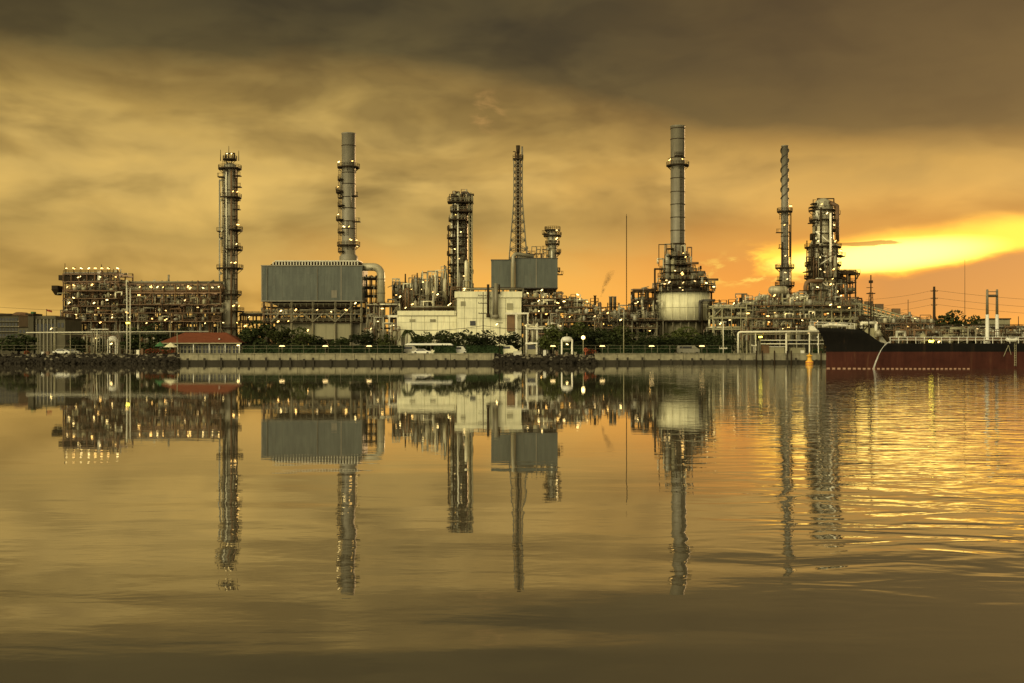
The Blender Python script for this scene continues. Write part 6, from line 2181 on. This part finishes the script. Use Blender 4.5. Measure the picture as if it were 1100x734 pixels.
# reeds of fender piles along the right quay
for i, u in enumerate((812.5, 819, 832, 845.6, 850, 882)):
    place = ('left of the yellow lamp', 'right of the yellow lamp', 'below the wide cabinet', 'below the frame post', 'between the two cabinets', 'touching the ship bow')[i]
    tag(MB().tube((X(u, 299.3), 299.3, -1), (X(u, 299.3), 299.3, 3.4), .2, 8).build('fender_pile', M['dark'], None, (X(u, 299.3), 299.3, 0)), 'dark timber fender pile on the jetty wall, ' + place, 'pile', 'fender piles on the jetty')

# small white marker boards and crates on the bank
for i, (u, v, w_, m_, lab) in enumerate((
        (556, 379, 9, 'pale', 'long pale crate lying on the bank left of the kiosk'), (585, 377.5, 3, 'white', 'small white crate right of the kiosk on the bank'),
        (598, 379, 2.5, 'brown', 'brown crate left of the domed tank legs on the bank'), (618, 379.5, 3, 'tan', 'tan crate right of the domed tank legs on the bank'),
        (149, 377.5, 3, 'pale', 'pale crate right of the twin pole mast'), (153.5, 376, 2, 'brown', 'tall brown crate left of the red flowering bushes'),
        (52, 379, 3, 'brown', 'brown crate on the far left bank below the factory'), (47, 379.5, 2.5, 'white', 'white crate on the far left bank, beside the brown one'))):
    x = X(u, 303)
    ww = w_ * 303 / F
    z1_ = Z(v, 303) + .35
    b = MB().box(x - ww / 2, x + ww / 2, 302.2, 303.2, 1.2, z1_)
    for k_ in range(3):
        zz = 1.5 + (z1_ - 1.55) * k_ / 2
        b.box(x - ww / 2 - .03, x + ww / 2 + .03, 302.14, 302.197, zz - .05, zz + .05)
    tag(b.build('crate', M[m_], None, (x, 302.7, 1.2)), lab, 'crate', 'crates on the banks')
flower_orange = thing('life_ring_stand', 'orange red stand with a life ring near the right quay wall start', 'life ring stand', (X(629, 302.5), 302.5, G))
MB().bar((X(629, 302.5), 302.5, 1.4), (X(629, 302.5), 302.5, G + 1.6), .16).build('post', M['orange'], flower_orange)
b = MB()
for k_ in range(12):
    a, c = 2 * math.pi * k_ / 12, 2 * math.pi * (k_ + 1) / 12
    b.tube((X(629, 302.5) + .45 * math.cos(a), 302.3, G + 1.2 + .45 * math.sin(a)), (X(629, 302.5) + .45 * math.cos(c), 302.3, G + 1.2 + .45 * math.sin(c)), .12, 6)
b.build('life_ring', M['orange'], flower_orange)

# buildings behind the ship
YR = 440.0
lw_ = thing('low_annex', 'low dark annex between the apartment block and the grey factory tower', 'building', (X(25, 440), 444, G))
MB().box(X(19, 440), X(33, 440), 440, 450, G - .1, Z(352, 440)).build('wall', M['drab'], lw_)
MB().box(X(18.5, 440), X(33.4, 440), 439.6, 450.3, Z(351.9, 440), Z(351, 440)).build('roof', M['dark'], lw_)
for u in (21, 25, 29):
    MB().box(X(u, 440), X(u + 2, 440), 439.88, 439.99, Z(358, 440), Z(354.5, 440)).build('window', M['glass'], lw_)
gb = thing('grey_block_building', 'plain grey block building behind the goalpost mast', 'building', (X(1074, YR), YR + 6, G))
MB().box(X(1062, YR), X(1085, YR), YR, YR + 12, G - .1, Z(343.4, YR)).build('wall', M['tan'], gb)
MB().box(X(1060.5, YR), X(1086, YR), YR - .3, YR + 12.3, Z(343.3, YR), Z(342, YR)).build('roof', M['dark'], gb)
for u in (1066, 1072, 1078):
    MB().box(X(u, YR), X(u + 3, YR), YR - .1, YR - .01, Z(357, YR), Z(352, YR)).build('window', M['glass'], gb)
gb = thing('dark_warehouse', 'dark low warehouse behind the spreading tree and the ship', 'warehouse', (X(1040, YR), YR + 6, G))
MB().box(X(1012, YR), X(1060, YR), YR + 2, YR + 12, G - .1, Z(349, YR)).build('wall', M['mid'], gb)
MB().box(X(1011, YR), X(1061, YR), YR + 1.6, YR + 12.3, Z(348.9, YR), Z(347.5, YR)).build('roof', M['dark'], gb)
for u in range(1014, 1058, 6):
    MB().box(X(u, YR), X(u + 3, YR), YR + 1.9, YR + 1.99, Z(358, YR), Z(352, YR)).build('window', M['glass'], gb)
ws = thing('white_shed', 'small white shed behind the stout power pole and the ship rail', 'shed', (X(998, 400), 402, G))
MB().box(X(995, 400), X(1001, 400), 398, 403, G, Z(349.5, 400)).build('wall', M['white'], ws)
MB().box(X(994.5, 400), X(1001.5, 400), 397.8, 403.2, Z(349.4, 400), Z(348.8, 400)).build('roof', M['mid'], ws)


# wires
def wire(p, q_, sag, label, r=.06):
    p, q_ = Vector(p), Vector(q_)
    pts = []
    for k_ in range(13):
        f = k_ / 12
        c = p.lerp(q_, f)
        c.z -= sag * 4 * f * (1 - f)
        pts.append(c)
    b = MB().smooth_path(pts, r, 5)
    mid_ = p.lerp(q_, .5)
    tag(b.build('power_line', M['dark'], None, tuple(mid_)), label, 'cable', 'overhead wires')


wire((X(-60, 420), 420, Z(325, 420)), (X(69, 412), 412, Z(333.5, 412)), .4, 'upper thin wire reaching the floodlit block from the far left', .045)
wire((X(-60, 420), 420, Z(332, 420)), (X(69, 412), 412, Z(339.5, 412)), .4, 'lower thin wire reaching the floodlit block from the far left', .045)
for i, v in enumerate((313, 321, 328)):
    nm_ = ('top', 'middle', 'lowest')[i]
    wire((X(1003.5, 400), 400, Z(v, 400) + .4), (X(1180, 380), 380, Z(v + 12, 380)), .8, nm_ + ' wire from the stout power pole to the right edge', .04)
    wire((X(1003.5, 400), 400, Z(v, 400) + .4), (X(930, 430), 430, Z(v + 9, 430)), .6, nm_ + ' wire from the stout power pole leftwards', .035)
wire((X(428, 330), 330, Z(354, 330)), (X(519, 330), 330, Z(350, 330)), .7, 'sagging wire across the low cream wall to the power pole', .06)
wire((X(519, 330), 330, Z(350, 330)), (X(640, 330), 330, Z(353, 330)), .9, 'sagging wire from the power pole to the centre right trees', .06)
